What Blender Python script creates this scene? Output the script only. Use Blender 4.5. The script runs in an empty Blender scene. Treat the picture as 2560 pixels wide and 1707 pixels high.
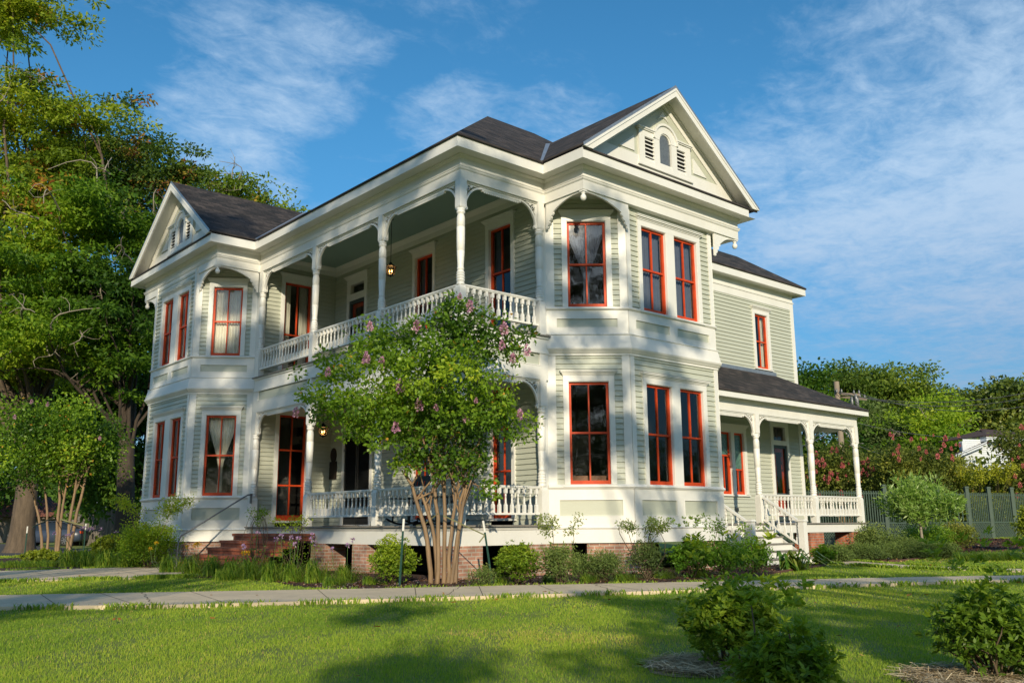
import bpy, math, random
import numpy as np
from mathutils import Vector, Matrix
S = bpy.context.scene
COL = S.collection
PI = math.pi

# ------------------------------------------------------------------ camera
yaw, pitch, roll, FPX = 0.8550, 0.1998, -0.0070, 2262.3
CAM = Vector((14.245, -10.979, 0.0))
fw = Vector((-math.sin(yaw)*math.cos(pitch), math.cos(yaw)*math.cos(pitch), math.sin(pitch)))
rt0 = Vector((math.cos(yaw), math.sin(yaw), 0)); up0 = rt0.cross(fw)
rt = rt0*math.cos(roll)+up0*math.sin(roll); up = -rt0*math.sin(roll)+up0*math.cos(roll)
cd = bpy.data.cameras.new('camera'); cam = bpy.data.objects.new('camera', cd); COL.objects.link(cam)
cam.matrix_world = Matrix(((rt.x, up.x, -fw.x, CAM.x), (rt.y, up.y, -fw.y, CAM.y), (rt.z, up.z, -fw.z, CAM.z), (0, 0, 0, 1)))
cd.sensor_width = 36.0; cd.lens = FPX/2560*36.0; cd.clip_end = 3000; cd.clip_start = 0.05
S.camera = cam
S.view_settings.view_transform = 'Standard'; S.view_settings.look = 'None'
S.view_settings.exposure = -0.03; S.view_settings.gamma = 1
# ------------------------------------------------------------------ sun and sky
PHI, ELE = math.radians(53.5), math.radians(19.8)
SUN = Vector((math.sin(PHI)*math.cos(ELE), -math.cos(PHI)*math.cos(ELE), math.sin(ELE)))
sl = bpy.data.lights.new('sun', 'SUN'); so = bpy.data.objects.new('sun', sl); COL.objects.link(so)
sl.energy = 4.8; sl.angle = math.radians(0.5); sl.color = (1.0, 0.87, 0.64)
so.rotation_euler = SUN.to_track_quat('Z', 'Y').to_euler()
W = bpy.data.worlds.new('World'); S.world = W; W.use_nodes = True
nt = W.node_tree; nt.nodes.clear()
def wn(t, **k):
    n = nt.nodes.new(t)
    for a, b in k.items(): setattr(n, a, b)
    return n
def lk(a, b): nt.links.new(a, b)
def wmath(op, a, b=None, c=None):
    n = wn('ShaderNodeMath', operation=op)
    for i, v in enumerate((a, b, c)):
        if v is None: continue
        if isinstance(v, (int, float)): n.inputs[i].default_value = v
        else: lk(v, n.inputs[i])
    return n.outputs[0]
sky = wn('ShaderNodeTexSky', sky_type='NISHITA', sun_disc=False)
sky.sun_elevation = ELE; sky.sun_rotation = PI-PHI; sky.altitude = 50; sky.air_density = 1.0; sky.dust_density = 0.6; sky.ozone_density = 3.0
hs = wn('ShaderNodeHueSaturation'); hs.inputs['Hue'].default_value = 0.488; hs.inputs['Saturation'].default_value = 1.22; hs.inputs['Value'].default_value = 1.0
lk(sky.outputs[0], hs.inputs['Color'])
tc = wn('ShaderNodeTexCoord'); sx = wn('ShaderNodeSeparateXYZ'); lk(tc.outputs['Generated'], sx.inputs[0])
dz = wmath('MAXIMUM', sx.outputs[2], 0.02)
# the cloud deck is a plane overhead: x/z, y/z, turned so that u runs to the right of the street view and v away from it
px_ = wmath('DIVIDE', sx.outputs[0], wmath('ADD', dz, 0.06)); py_ = wmath('DIVIDE', sx.outputs[1], wmath('ADD', dz, 0.06))
cu = wmath('ADD', wmath('MULTIPLY', px_, 0.656), wmath('MULTIPLY', py_, 0.755))
cv = wmath('ADD', wmath('MULTIPLY', px_, -0.755), wmath('MULTIPLY', py_, 0.656))
def cloud_noise(scu, scv, rot, detail, dist, seed, rough=0.55):
    c, s = math.cos(rot), math.sin(rot)
    uu = wmath('ADD', wmath('MULTIPLY', cu, c*scu), wmath('MULTIPLY', cv, s*scu))
    vv = wmath('ADD', wmath('MULTIPLY', cu, -s*scv), wmath('MULTIPLY', cv, c*scv))
    cb = wn('ShaderNodeCombineXYZ'); lk(uu, cb.inputs[0]); lk(vv, cb.inputs[1]); cb.inputs[2].default_value = seed
    n = wn('ShaderNodeTexNoise'); n.inputs['Scale'].default_value = 1; n.inputs['Detail'].default_value = detail
    n.inputs['Roughness'].default_value = rough; n.inputs['Distortion'].default_value = dist
    lk(cb.outputs[0], n.inputs['Vector']); return n.outputs[0]
def blob(u, v, ru, rv, rot=0.0):
    c, s = math.cos(rot), math.sin(rot)
    du = wmath('SUBTRACT', cu, u); dv = wmath('SUBTRACT', cv, v)
    a = wmath('DIVIDE', wmath('ADD', wmath('MULTIPLY', du, c), wmath('MULTIPLY', dv, s)), ru)
    b = wmath('DIVIDE', wmath('ADD', wmath('MULTIPLY', du, -s), wmath('MULTIPLY', dv, c)), rv)
    d = wmath('ADD', wmath('MULTIPLY', a, a), wmath('MULTIPLY', b, b))
    return wmath('MAXIMUM', wmath('SUBTRACT', 1.0, d), 0.0)
#CLOUDS#
n1 = cloud_noise(1.6, 1.3, 0.5, 6, 0.3, 3.7, 0.55)
n2 = cloud_noise(7.0, 8.5, 0.75, 8, 0.5, 9.1, 0.66)
n3 = cloud_noise(24.0, 30.0, 0.95, 5, 0.4, 1.3, 0.62)
dens = wmath('ADD', wmath('ADD', wmath('MULTIPLY', n1, 0.72), wmath('MULTIPLY', n2, 0.68)), wmath('MULTIPLY', n3, 0.28))   # mean about 0.8
mask = None
for b in [(-.66, 2.05, .18, .50, .1, 1.0), (-.52, 2.75, .50, .50, 0.1, 1.15), (-.47, 1.80, .16, .22, .6, .9), (-.42, 1.55, .22, .16, .3, .8), (-.12, 1.85, .15, .22, .5, .7), (.13, 1.88, .16, .22, -.3, .75), (1.62, 2.35, 1.25, 1.6, -.15, 1.45), (1.2, 1.55, .75, .28, .15, 1.0),
          (2.6, 3.6, 1.9, 1.5, 0, .95), (1.5, 4.4, .9, .25, .1, .7), (-1.0, 1.35, .5, .25, 0, .6), (3.0, 8.0, 6.0, 5.0, 0.0, .7), (0, -2, 3, 3, 0, .8)]:
    q_ = wmath('MULTIPLY', wmath('POWER', blob(*b[:5]), 0.6), b[5]); mask = q_ if mask is None else wmath('MAXIMUM', mask, q_)
cl = wmath('ADD', dens, wmath('MULTIPLY', mask, 0.40))
mr = wn('ShaderNodeMapRange', interpolation_type='SMOOTHSTEP'); lk(cl, mr.inputs[0])
mr.inputs[1].default_value = 0.88; mr.inputs[2].default_value = 1.56; mr.inputs[3].default_value = 0; mr.inputs[4].default_value = 0.84
mx = wn('ShaderNodeMix', data_type='RGBA'); lk(mr.outputs[0], mx.inputs[0]); lk(hs.outputs[0], mx.inputs[6]); mx.inputs[7].default_value = (5.0, 5.4, 6.3, 1)
hz = wn('ShaderNodeMapRange', interpolation_type='SMOOTHSTEP'); lk(sx.outputs[2], hz.inputs[0]); hz.inputs[1].default_value = -0.02; hz.inputs[2].default_value = 0.42
hm = wn('ShaderNodeMix', data_type='RGBA'); lk(hz.outputs[0], hm.inputs[0]); hm.inputs[6].default_value = (0.36, 0.43, 0.56, 1); hm.inputs[7].default_value = (0.78, 0.93, 1.0, 1)
hx = wn('ShaderNodeMix', data_type='RGBA', blend_type='MULTIPLY'); hx.inputs[0].default_value = 1; lk(mx.outputs[2], hx.inputs[6]); lk(hm.outputs[2], hx.inputs[7]); lk(hs.outputs[0], mx.inputs[6])
bg = wn('ShaderNodeBackground'); lk(hx.outputs[2], bg.inputs[0]); bg.inputs[1].default_value = 0.155
ow = wn('ShaderNodeOutputWorld'); lk(bg.outputs[0], ow.inputs[0])

# ------------------------------------------------------------------ object helpers
def tag(o, label=None, cat=None, group=None, kind=None):
    if label: o['label'] = label
    if cat: o['category'] = cat
    if group: o['group'] = group
    if kind: o['kind'] = kind
    return o
def empty(name, loc=(0, 0, 0), label=None, cat=None, group=None, rz=0):
    o = bpy.data.objects.new(name, None); o.location = loc; o.rotation_euler = (0, 0, rz); o.empty_display_size = .2
    COL.objects.link(o); return tag(o, label, cat, group)
def copy_tree(o, parent=None):
    c = o.copy(); COL.objects.link(c); c.parent = parent
    for ch in [x for x in ALL_CH.get(o.name, [])]: copy_tree(ch, c)
    return c
ALL_CH = {}
class MB:
    """collects polygons, one mesh per build()"""
    def __init__(s): s.v = []; s.f = []; s.uv = []; s.sm = []
    def poly(s, pts, uv=None, smooth=False):
        n = len(s.v); s.v += [tuple(p) for p in pts]; s.f.append(tuple(range(n, n+len(pts)))); s.uv.append(uv); s.sm.append(smooth)
    def grid(s, rows, smooth=True, closed=False):
        """rows: list of rows of points (each the same length)"""
        n = len(s.v); k = len(rows[0])
        for r in rows: s.v += [tuple(p) for p in r]
        for i in range(len(rows)-1):
            for j in range(k if closed else k-1):
                a = n+i*k+j; b = n+i*k+(j+1) % k
                s.f.append((a, b, b+k, a+k)); s.uv.append(None); s.sm.append(smooth)
    def box(s, x0, x1, y0, y1, z0, z1): s.fbox(WORLD, x0, x1, y0, y1, z0, z1)
    def fbox(s, F, s0, s1, o0, o1, z0, z1):
        p = [F(a, b, c) for c in (z0, z1) for b in (o0, o1) for a in (s0, s1)]
        for q in ((0, 2, 3, 1), (4, 5, 7, 6), (0, 1, 5, 4), (2, 6, 7, 3), (0, 4, 6, 2), (1, 3, 7, 5)):
            s.poly([p[i] for i in q])
    def bar(s, a, b, w, h, upv=(0, 0, 1)):
        """box beam from a to b; w across, h along upv"""
        a = Vector(a); b = Vector(b); d = (b-a).normalized(); u = Vector(upv); sd = d.cross(u)
        if sd.length < 1e-4: sd = Vector((1, 0, 0))
        sd.normalize(); u = sd.cross(d).normalized()
        P = [a+sd*i*w/2+u*j*h/2 for i, j in ((-1, -1), (1, -1), (1, 1), (-1, 1))]; Q = [p+(b-a) for p in P]
        for i in range(4): s.poly([P[i], P[(i+1) % 4], Q[(i+1) % 4], Q[i]])
        s.poly(P[::-1]); s.poly(Q)
    def tube(s, pts, rad, seg=6, cap=True):
        pts = [Vector(p) for p in pts]; rows = []; ref = Vector((0.123, 0.3, 0.94)).normalized()
        for i, p in enumerate(pts):
            d = (pts[min(i+1, len(pts)-1)]-pts[max(i-1, 0)]).normalized()
            x = d.cross(ref)
            if x.length < 1e-3: x = d.cross(Vector((1, 0, 0)))
            x.normalize(); y = d.cross(x); r = rad[i] if hasattr(rad, '__len__') else rad
            rows.append([p+(x*math.cos(t)+y*math.sin(t))*r for t in [2*PI*k/seg for k in range(seg)]])
        s.grid(rows, True, True)
        if cap: s.poly(rows[0][::-1]); s.poly(rows[-1])
    def lathe(s, c, prof, seg=12, cap=True, z=0):
        """prof: (r, z) from bottom to top round the vertical through c"""
        rows = [[(c[0]+r*math.cos(2*PI*k/seg), c[1]+r*math.sin(2*PI*k/seg), z+h) for k in range(seg)] for r, h in prof]
        s.grid(rows, True, True)
        if cap: s.poly(rows[0][::-1]); s.poly(rows[-1])
    def sweep(s, path, prof, closed_path=False, closed_prof=False, uvs=False):
        """path: plan points, outside on the right hand; prof: (offset, z)"""
        n = len(path); M = []
        for i in range(n):
            p = Vector(path[i])
            a = Vector(path[(i-1) % n]); b = Vector(path[(i+1) % n])
            d1 = (p-a).normalized() if (i > 0 or closed_path) else None
            d2 = (b-p).normalized() if (i < n-1 or closed_path) else None
            if d1 is None: d1 = d2
            if d2 is None: d2 = d1
            n1 = Vector((d1.y, -d1.x)); n2 = Vector((d2.y, -d2.x)); m = (n1+n2)
            m = m/max(m.dot(n1), 1e-3); M.append((p, m))
        k = len(prof)
        for i in range(n if closed_path else n-1):
            (p, m), (q, r) = M[i], M[(i+1) % n]
            for j in range(k if closed_prof else k-1):
                (o0, z0), (o1, z1) = prof[j], prof[(j+1) % k]
                s.poly([(*(p+m*o0), z0), (*(q+r*o0), z0), (*(q+r*o1), z1), (*(p+m*o1), z1)])
        if closed_prof and not closed_path:
            for (p, m) in (M[0], M[-1]): s.poly([(*(p+m*o), z) for o, z in prof])
    def plate(s, F, pts, o0, o1):
        """flat outline (s, z) in frame F, thick from o0 to o1"""
        a = [F(x, o0, z) for x, z in pts]; b = [F(x, o1, z) for x, z in pts]
        s.poly(a); s.poly(b[::-1]); n = len(pts)
        for i in range(n): s.poly([a[i], b[i], b[(i+1) % n], a[(i+1) % n]])
    def build(s, name, mat, parent=None, label=None, merge=False, bevel=0):
        me = bpy.data.meshes.new(name); me.from_pydata(s.v, [], s.f)
        if any(u is not None for u in s.uv):
            ul = me.uv_layers.new(name='UVMap'); i = 0
            for f, u in zip(s.f, s.uv):
                for k in range(len(f)):
                    if u is not None: ul.data[i].uv = u[k]
                    i += 1
        if any(s.sm): me.polygons.foreach_set('use_smooth', s.sm)
        me.materials.append(mat); me.update()
        o = bpy.data.objects.new(name, me); COL.objects.link(o)
        if parent is not None:
            o.parent = parent; ALL_CH.setdefault(parent.name, []).append(o)
            if s is not None and parent.type == 'EMPTY' and parent.get('_keep_world', False): pass
        if label: o['label'] = label
        if bevel:
            b = o.modifiers.new('bevel', 'BEVEL'); b.width = bevel; b.segments = 2; b.limit_method = 'ANGLE'; b.angle_limit = .6
        return o
def WORLD(a, b, c): return (a, b, c)
def frame(A, B):
    A = Vector(A[:2]); B = Vector(B[:2]); t = (B-A).normalized(); n = Vector((t.y, -t.x))
    def F(s, o, z): p = A+t*s+n*o; return (p.x, p.y, z)
    F.L = (B-A).length; F.t = t; F.n = n
    return F

# ------------------------------------------------------------------ materials
def mat(name, col, rough=0.6, noise=0.0, nscale=3.0, bump=0.0, bscale=40.0, metal=0.0, spec=0.5, col2=None, coords='Object', stretch=(1, 1, 1)):
    m = bpy.data.materials.new(name); m.use_nodes = True; t = m.node_tree; b = t.nodes['Principled BSDF']
    b.inputs['Base Color'].default_value = (*col, 1); b.inputs['Roughness'].default_value = rough
    b.inputs['Metallic'].default_value = metal; b.inputs['Specular IOR Level'].default_value = spec
    if noise or col2 or bump:
        tcn = t.nodes.new('ShaderNodeTexCoord'); mp = t.nodes.new('ShaderNodeMapping'); mp.inputs['Scale'].default_value = stretch
        t.links.new(tcn.outputs[coords], mp.inputs[0])
    if noise or col2:
        n = t.nodes.new('ShaderNodeTexNoise'); n.inputs['Scale'].default_value = nscale; n.inputs['Detail'].default_value = 7; n.inputs['Roughness'].default_value = .65
        t.links.new(mp.outputs[0], n.inputs['Vector'])
        r = t.nodes.new('ShaderNodeValToRGB'); c2 = col2 or tuple(c*(1-noise) for c in col)
        r.color_ramp.elements[0].position = .32; r.color_ramp.elements[1].position = .68
        r.color_ramp.elements[0].color = (*c2, 1); r.color_ramp.elements[1].color = (*col, 1)
        t.links.new(n.outputs[0], r.inputs[0]); t.links.new(r.outputs[0], b.inputs['Base Color'])
    if bump:
        n2 = t.nodes.new('ShaderNodeTexNoise'); n2.inputs['Scale'].default_value = bscale; n2.inputs['Detail'].default_value = 4
        t.links.new(mp.outputs[0], n2.inputs['Vector']); bp = t.nodes.new('ShaderNodeBump'); bp.inputs['Strength'].default_value = bump; bp.inputs['Distance'].default_value = .02
        t.links.new(n2.outputs[0], bp.inputs['Height']); t.links.new(bp.outputs[0], b.inputs['Normal'])
    return m
def brickmat(name, c1, c2, mortar, bw, rh, ms=0.012, rough=.85, squash=1, noise=.5, coords='UV', offset=.5, bump=.4):
    m = bpy.data.materials.new(name); m.use_nodes = True; t = m.node_tree; b = t.nodes['Principled BSDF']; b.inputs['Roughness'].default_value = rough
    tcn = t.nodes.new('ShaderNodeTexCoord'); br = t.nodes.new('ShaderNodeTexBrick'); br.offset = offset
    br.inputs['Scale'].default_value = 1; br.inputs['Brick Width'].default_value = bw; br.inputs['Row Height'].default_value = rh
    br.inputs['Mortar Size'].default_value = ms; br.inputs['Mortar Smooth'].default_value = .3; br.inputs['Bias'].default_value = 0
    br.inputs['Color1'].default_value = (*c1, 1); br.inputs['Color2'].default_value = (*c2, 1); br.inputs['Mortar'].default_value = (*mortar, 1)
    t.links.new(tcn.outputs[coords], br.inputs['Vector'])
    n = t.nodes.new('ShaderNodeTexNoise'); n.inputs['Scale'].default_value = 3.5; n.inputs['Detail'].default_value = 6; t.links.new(tcn.outputs['Object'], n.inputs['Vector'])
    mxn = t.nodes.new('ShaderNodeMix'); mxn.data_type = 'RGBA'; mxn.blend_type = 'MULTIPLY'; mxn.inputs[0].default_value = 1
    r = t.nodes.new('ShaderNodeMapRange'); r.inputs[1].default_value = .3; r.inputs[2].default_value = .7; r.inputs[3].default_value = 1-noise; r.inputs[4].default_value = 1.15
    t.links.new(n.outputs[0], r.inputs[0]); t.links.new(br.outputs[0], mxn.inputs[6]); t.links.new(r.outputs[0], mxn.inputs[7])
    t.links.new(mxn.outputs[2], b.inputs['Base Color'])
    if bump:
        bp = t.nodes.new('ShaderNodeBump'); bp.inputs['Strength'].default_value = bump; bp.inputs['Distance'].default_value = .01; bp.invert = True
        t.links.new(br.outputs['Fac'], bp.inputs['Height']); t.links.new(bp.outputs[0], b.inputs['Normal'])
    return m
def leafmat(name, stops, trans=.35, rough=.5, spec=.35):
    """colour from the per-leaf attribute rnd, some light passing through"""
    m = bpy.data.materials.new(name); m.use_nodes = True; t = m.node_tree; t.nodes.clear()
    a = t.nodes.new('ShaderNodeAttribute'); a.attribute_name = 'rnd'
    r = t.nodes.new('ShaderNodeValToRGB')
    while len(r.color_ramp.elements) < len(stops): r.color_ramp.elements.new(.5)
    for e, (p, c) in zip(r.color_ramp.elements, stops): e.position = p; e.color = (*c, 1)
    t.links.new(a.outputs['Fac'], r.inputs[0])
    d = t.nodes.new('ShaderNodeBsdfPrincipled'); d.inputs['Roughness'].default_value = rough; d.inputs['Specular IOR Level'].default_value = spec
    tr = t.nodes.new('ShaderNodeBsdfTranslucent'); g = t.nodes.new('ShaderNodeMix'); g.data_type = 'RGBA'; g.blend_type = 'MULTIPLY'; g.inputs[0].default_value = 1
    g.inputs[7].default_value = (1.25, 1.25, .5, 1); t.links.new(r.outputs[0], g.inputs[6]); t.links.new(g.outputs[2], tr.inputs[0])
    t.links.new(r.outputs[0], d.inputs['Base Color']); ms = t.nodes.new('ShaderNodeMixShader'); ms.inputs[0].default_value = trans
    t.links.new(d.outputs[0], ms.inputs[1]); t.links.new(tr.outputs[0], ms.inputs[2])
    o = t.nodes.new('ShaderNodeOutputMaterial'); t.links.new(ms.outputs[0], o.inputs[0]); return m
M = {}
M['white'] = mat('white_paint', (.78, .77, .725), .45, .09, .9, .10, 25, col2=(.70, .69, .645), stretch=(1, 1, .35))
M['white2'] = mat('white_paint_turned', (.79, .78, .735), .42, .08, 3)
M['sage'] = mat('sage_paint', (.50, .52, .43), .5, .10, 1.3, .12, 30, stretch=(.6, .6, 5))
M['ceil'] = mat('porch_ceiling_paint', (.27, .40, .36), .5, .05, 2)
M['red'] = mat('red_sash_paint', (.66, .080, .016), .5, .15, 4, .08, 30, spec=.25, col2=(.46, .045, .012))
M['black'] = mat('black_paint', (.018, .02, .021), .45, .2, 5)
M['screen'] = mat('screen_door_paint', (.05, .075, .075), .5, .2, 5)
M['roof'] = brickmat('asphalt_shingles', (.074, .058, .052), (.016, .015, .016), (.006, .006, .006), .34, .145, .008, .9, noise=.6, bump=1.0)
M['galv'] = mat('galvanized_metal', (.45, .47, .49), .4, .25, 6, metal=.7)
M['brick'] = brickmat('pier_brick', (.50, .26, .18), (.36, .19, .135), (.48, .42, .35), .215, .075, .011)
M['brick2'] = brickmat('orange_brick', (.55, .17, .075), (.42, .12, .06), (.36, .29, .23), .215, .075, .011)
M['brick3'] = brickmat('step_brick', (.55, .15, .065), (.38, .10, .05), (.26, .14, .10), .10, .075, .008)
M['deck'] = mat('porch_floor_paint', (.17, .16, .145), .6, .3, 5)
M['plank'] = mat('weathered_floor_edge', (.25, .23, .2), .7, .3, 8)
M['dark'] = mat('dark_interior', (.013, .011, .009), .9, .4, 1.5)  # near-black, puts the shade of unlit spaces into the colour
M['interior'] = mat('interior_plaster', (.16, .13, .095), .9, .3, 1)
M['curtain'] = mat('cream_curtain', (.80, .78, .68), .8, .06, 8)
M['curtainb'] = mat('blue_grey_curtain', (.16, .19, .27), .8, .2, 8)
M['lace'] = mat('lace_curtain', (.32, .36, .40), .8, .6, 14)
M['wood'] = mat('warm_wood', (.32, .13, .05), .5, .3, 5)
M['bronze'] = mat('bronze_plaque', (.035, .022, .016), .4, .2, 9, metal=.5)
M['iron'] = mat('dark_iron', (.02, .02, .022), .45, .2, 6, metal=.4)
M['steel'] = mat('handrail_steel', (.20, .205, .21), .45, .1, 6, metal=.6)
def glassmat(name, tint, refl=1.0, base=.12, rough=.0, wav=.05):
    m = bpy.data.materials.new(name); m.use_nodes = True; t = m.node_tree; t.nodes.clear()
    tr = t.nodes.new('ShaderNodeBsdfTransparent'); tr.inputs[0].default_value = (*tint, 1)
    gl = t.nodes.new('ShaderNodeBsdfGlossy'); gl.inputs['Roughness'].default_value = max(rough, .03)
    tcn = t.nodes.new('ShaderNodeTexCoord'); n = t.nodes.new('ShaderNodeTexNoise'); n.inputs['Scale'].default_value = 3; n.inputs['Detail'].default_value = 2
    t.links.new(tcn.outputs['Object'], n.inputs[0]); bp = t.nodes.new('ShaderNodeBump'); bp.inputs['Strength'].default_value = wav; bp.inputs['Distance'].default_value = .02
    t.links.new(n.outputs[0], bp.inputs['Height']); t.links.new(bp.outputs[0], gl.inputs['Normal'])
    fr = t.nodes.new('ShaderNodeFresnel'); fr.inputs[0].default_value = 1.5
    ad = t.nodes.new('ShaderNodeMath'); ad.operation = 'ADD'; t.links.new(fr.outputs[0], ad.inputs[0]); ad.inputs[1].default_value = base*.4; ad.use_clamp = True
    ms = t.nodes.new('ShaderNodeMixShader'); t.links.new(ad.outputs[0], ms.inputs[0]); t.links.new(tr.outputs[0], ms.inputs[1]); t.links.new(gl.outputs[0], ms.inputs[2])
    o = t.nodes.new('ShaderNodeOutputMaterial'); t.links.new(ms.outputs[0], o.inputs[0]); return m
M['glass'] = glassmat('window_glass', (.90, .91, .90), base=.1)
M['glassd'] = glassmat('dusty_attic_glass', (.35, .36, .38), base=.5, rough=.25)
M['lampglass'] = glassmat('lantern_glass', (.9, .85, .72), base=.0)
M['flame'] = bpy.data.materials.new('lamp_flame'); M['flame'].use_nodes = True
_b = M['flame'].node_tree.nodes['Principled BSDF']; _b.inputs['Emission Color'].default_value = (1, .42, .10, 1); _b.inputs['Emission Strength'].default_value = 14
GZ = -1.04
def smooth(t): t = min(max(t, 0), 1); return t*t*(3-2*t)
def ground(x, y): return GZ+.42*smooth((y-15)/20.0)*smooth((x+14)/8.0)
# ================================================================== THE HOUSE
H = empty('victorian_house', (0, 0, GZ), 'two-storey white and sage Victorian house with red window sashes, two gables and wrap-around porches', 'house')
# parts keep world coordinates: the house root stands at the ground, so meshes are shifted by -GZ on build
H.location = (0, 0, 0)
RA, RB, RC, RD = (-.113, 2.523), (1.068, 3.915), (1.068, 7.072), (-.113, 8.42)
LA, LB, LC, LD = (-9.688, .165), (-10.685, -1.275), (-13.895, -1.275), (-14.95, .165)
XR, YR = -2.32, 16.19
F2 = 4.08
EXP = .120
def clap(mb, F, s0, s1, z0, z1, holes=(), zref=0.0):
    """lapped boards between s0 and s1; holes are (s0,s1,z0,z1)"""
    k = math.floor((z0-zref)/EXP+1e-6); z = zref+k*EXP
    while z < z1-1e-4:
        a, b = max(z, z0), min(z+EXP, z1)
        if b-a > .004:
            cuts = [(h[0], h[1]) for h in holes if h[2] < (a+b)/2 < h[3]]; cuts.sort(); x = s0; spans = []
            for c0, c1 in cuts:
                if c0 > x: spans.append((x, c0))
                x = max(x, c1)
            if x < s1: spans.append((x, s1))
            oa = .028*(1-(a-z)/EXP); ob = .028*(1-(b-z)/EXP)
            for c0, c1 in spans:
                if c1-c0 < .01: continue
                mb.poly([F(c0, oa, a), F(c1, oa, a), F(c1, ob, b), F(c0, ob, b)])
                mb.poly([F(c0, -.004, a), F(c1, -.004, a), F(c1, oa, a), F(c0, oa, a)])
                if a == z: mb.poly([F(c0, oa-.010, a-.012), F(c1, oa-.010, a-.012), F(c1, oa-.010, a), F(c0, oa-.010, a)]) if False else None
        z += EXP
def siding(F, s0, s1, z0, z1, holes=(), zref=0.0):
    mb = MB(); clap(mb, F, s0, s1, z0, z1, holes, zref); return mb.build('siding_wall', M['sage'], H)
def curtain_mesh(mb, F, s0, s1, z0, z1, off, kind='straight', folds=9, seed=0):
    rnd = random.Random(seed); n = 46; rows = []
    for j in range(15):
        v = j/14; z = z1+(z0-z1)*v; row = []
        for i in range(n+1):
            u = i/n
            if kind == 'tied':           # two halves gathered low at the middle
                half = 0 if u < .5 else 1; lu = (u*2) % 1 if u < 1 else 1
                k = smooth(min(v/.72, 1)); w = 1-.86*k if v < .72 else .14+.18*(v-.72)
                c = .5; wid = .5*w
                x = (c-wid+lu*wid) if half == 0 else (c+lu*wid)
                u2 = x
            elif kind == 'left': u2 = u*(.62-.22*smooth(v))
            elif kind == 'right': u2 = 1-(1-u)*(.62-.22*smooth(v))
            elif kind == 'sides': u2 = (u*.64 if u < .5 else 1-(1-u)*.64)
            else: u2 = u
            o = off-.03*math.sin(u*folds*2*PI+rnd.random()*.25)-.012*math.sin(u*folds*4.3*PI+1+v*2)
            row.append(F(s0+(s1-s0)*u2, o, z))
        rows.append(row)
    if kind == 'sides':
        mb.grid([r[:n//2] for r in rows]); mb.grid([r[n//2+1:] for r in rows])
    else: mb.grid(rows)
def sash(F, s0, s1, z0, z1, panes='2x2', off=-.055, curtain=None, cmat=None, seed=0, mullion=True, rails=None, bottom=.09, label=None, cz0=None, stained=0):
    """red double-hung window: stiles, rails, muntin; glass and curtain behind"""
    mb = MB(); st = .055; zm = (z0+z1)/2 if rails is None else None
    rl = [(z0+z1)/2] if rails is None else [z0+(z1-z0)*r for r in rails]
    mb.fbox(F, s0, s0+st, off-.05, off+.02, z0, z1); mb.fbox(F, s1-st, s1, off-.05, off+.02, z0, z1)
    mb.fbox(F, s0+st, s1-st, off-.045, off+.018, z1-st, z1)
    mb.fbox(F, s0+st, s1-st, off-.05, off+.004, z0, z0+bottom)
    for r in rl: mb.fbox(F, s0+st, s1-st, off-.042, off+.022, r-.022, r+.022)
    sm = (s0+s1)/2; zs = [z0+bottom]+rl+[z1-st]
    if mullion:
        for i in range(len(zs)-1):
            if stained and i >= len(zs)-2: continue
            mb.fbox(F, sm-.016, sm+.016, off-.038, off+(.016 if i == len(zs)-2 else -.004), zs[i]+(.022 if i else 0), zs[i+1]-(.022 if i < len(zs)-2 else 0))
    w = mb.build('window', M['red'], H, label)
    g = MB()
    for i in range(len(zs)-1):
        o = off-.012 if i == len(zs)-2 else off-.03
        g.poly([F(s0+st, o, zs[i]), F(s1-st, o, zs[i]), F(s1-st, o, zs[i+1]), F(s0+st, o, zs[i+1])])
    g.build('pane', M['glass'], w)
    if curtain:
        c = MB(); curtain_mesh(c, F, s0+.02, s1-.02, (z0 if cz0 is None else cz0)+.02, z1-.02, off-.14, curtain, 7 if s1-s0 < .75 else 10, seed)
        c.build('curtain', cmat or M['curtain'], w)
    return w
def casing(F, wins, z0, z1, parent, cw=.125, head=.15, crown=True, sill=True, end0=.15, end1=.15, zb=None, splay=True):
    """white surround of one or two windows, with a head board and a moulded cap"""
    mb = MB(); a = wins[0][0]; b = wins[-1][1]; zb = z0 if zb is None else zb; T = .048
    mb.fbox(F, a-cw, a-.012, -.02, T, zb, z1+.012); mb.fbox(F, b+.012, b+cw, -.02, T, zb, z1+.012)
    for (p, q) in zip(wins, wins[1:]): mb.fbox(F, p[1]+.012, q[0]-.012, -.02, T, zb, z1+.012)
    mb.fbox(F, a-cw, b+cw, -.02, T+.002, z1+.012, z1+head)
    for (p, q) in wins:               # jamb linings
        mb.fbox(F, p-.012, p, -.16, T-.012, zb, z1); mb.fbox(F, q, q+.012, -.16, T-.012, zb, z1)
        mb.fbox(F, p-.012, q+.012, -.16, T-.014, z1, z1+.012)
        mb.fbox(F, p, q, -.16, T-.02, zb-.02, z0)
    if crown:
        h = z1+head; e = .055
        for k, (dz, o, ex) in enumerate(((0, .065, .012), (.028, .085, .03), (.055, .115, .055), (.085, .13, .07))):
            mb.fbox(F, a-cw-ex, b+cw+ex, -.01, o, h+dz, h+dz+(.028 if k < 3 else .018))
    if sill: mb.fbox(F, a-cw-.03, b+cw+.03, -.16, .085, z0-.055, z0-.021)
    return mb.build('casing', M['white'], parent)
def backing(F, a, b, z0, z1, off=-.75, m='dark'):
    mb = MB(); mb.poly([F(a-.5, off, z0-.4), F(b+.5, off, z0-.4), F(b+.5, off, z1+.3), F(a-.5, off, z1+.3)])
    return mb

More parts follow.
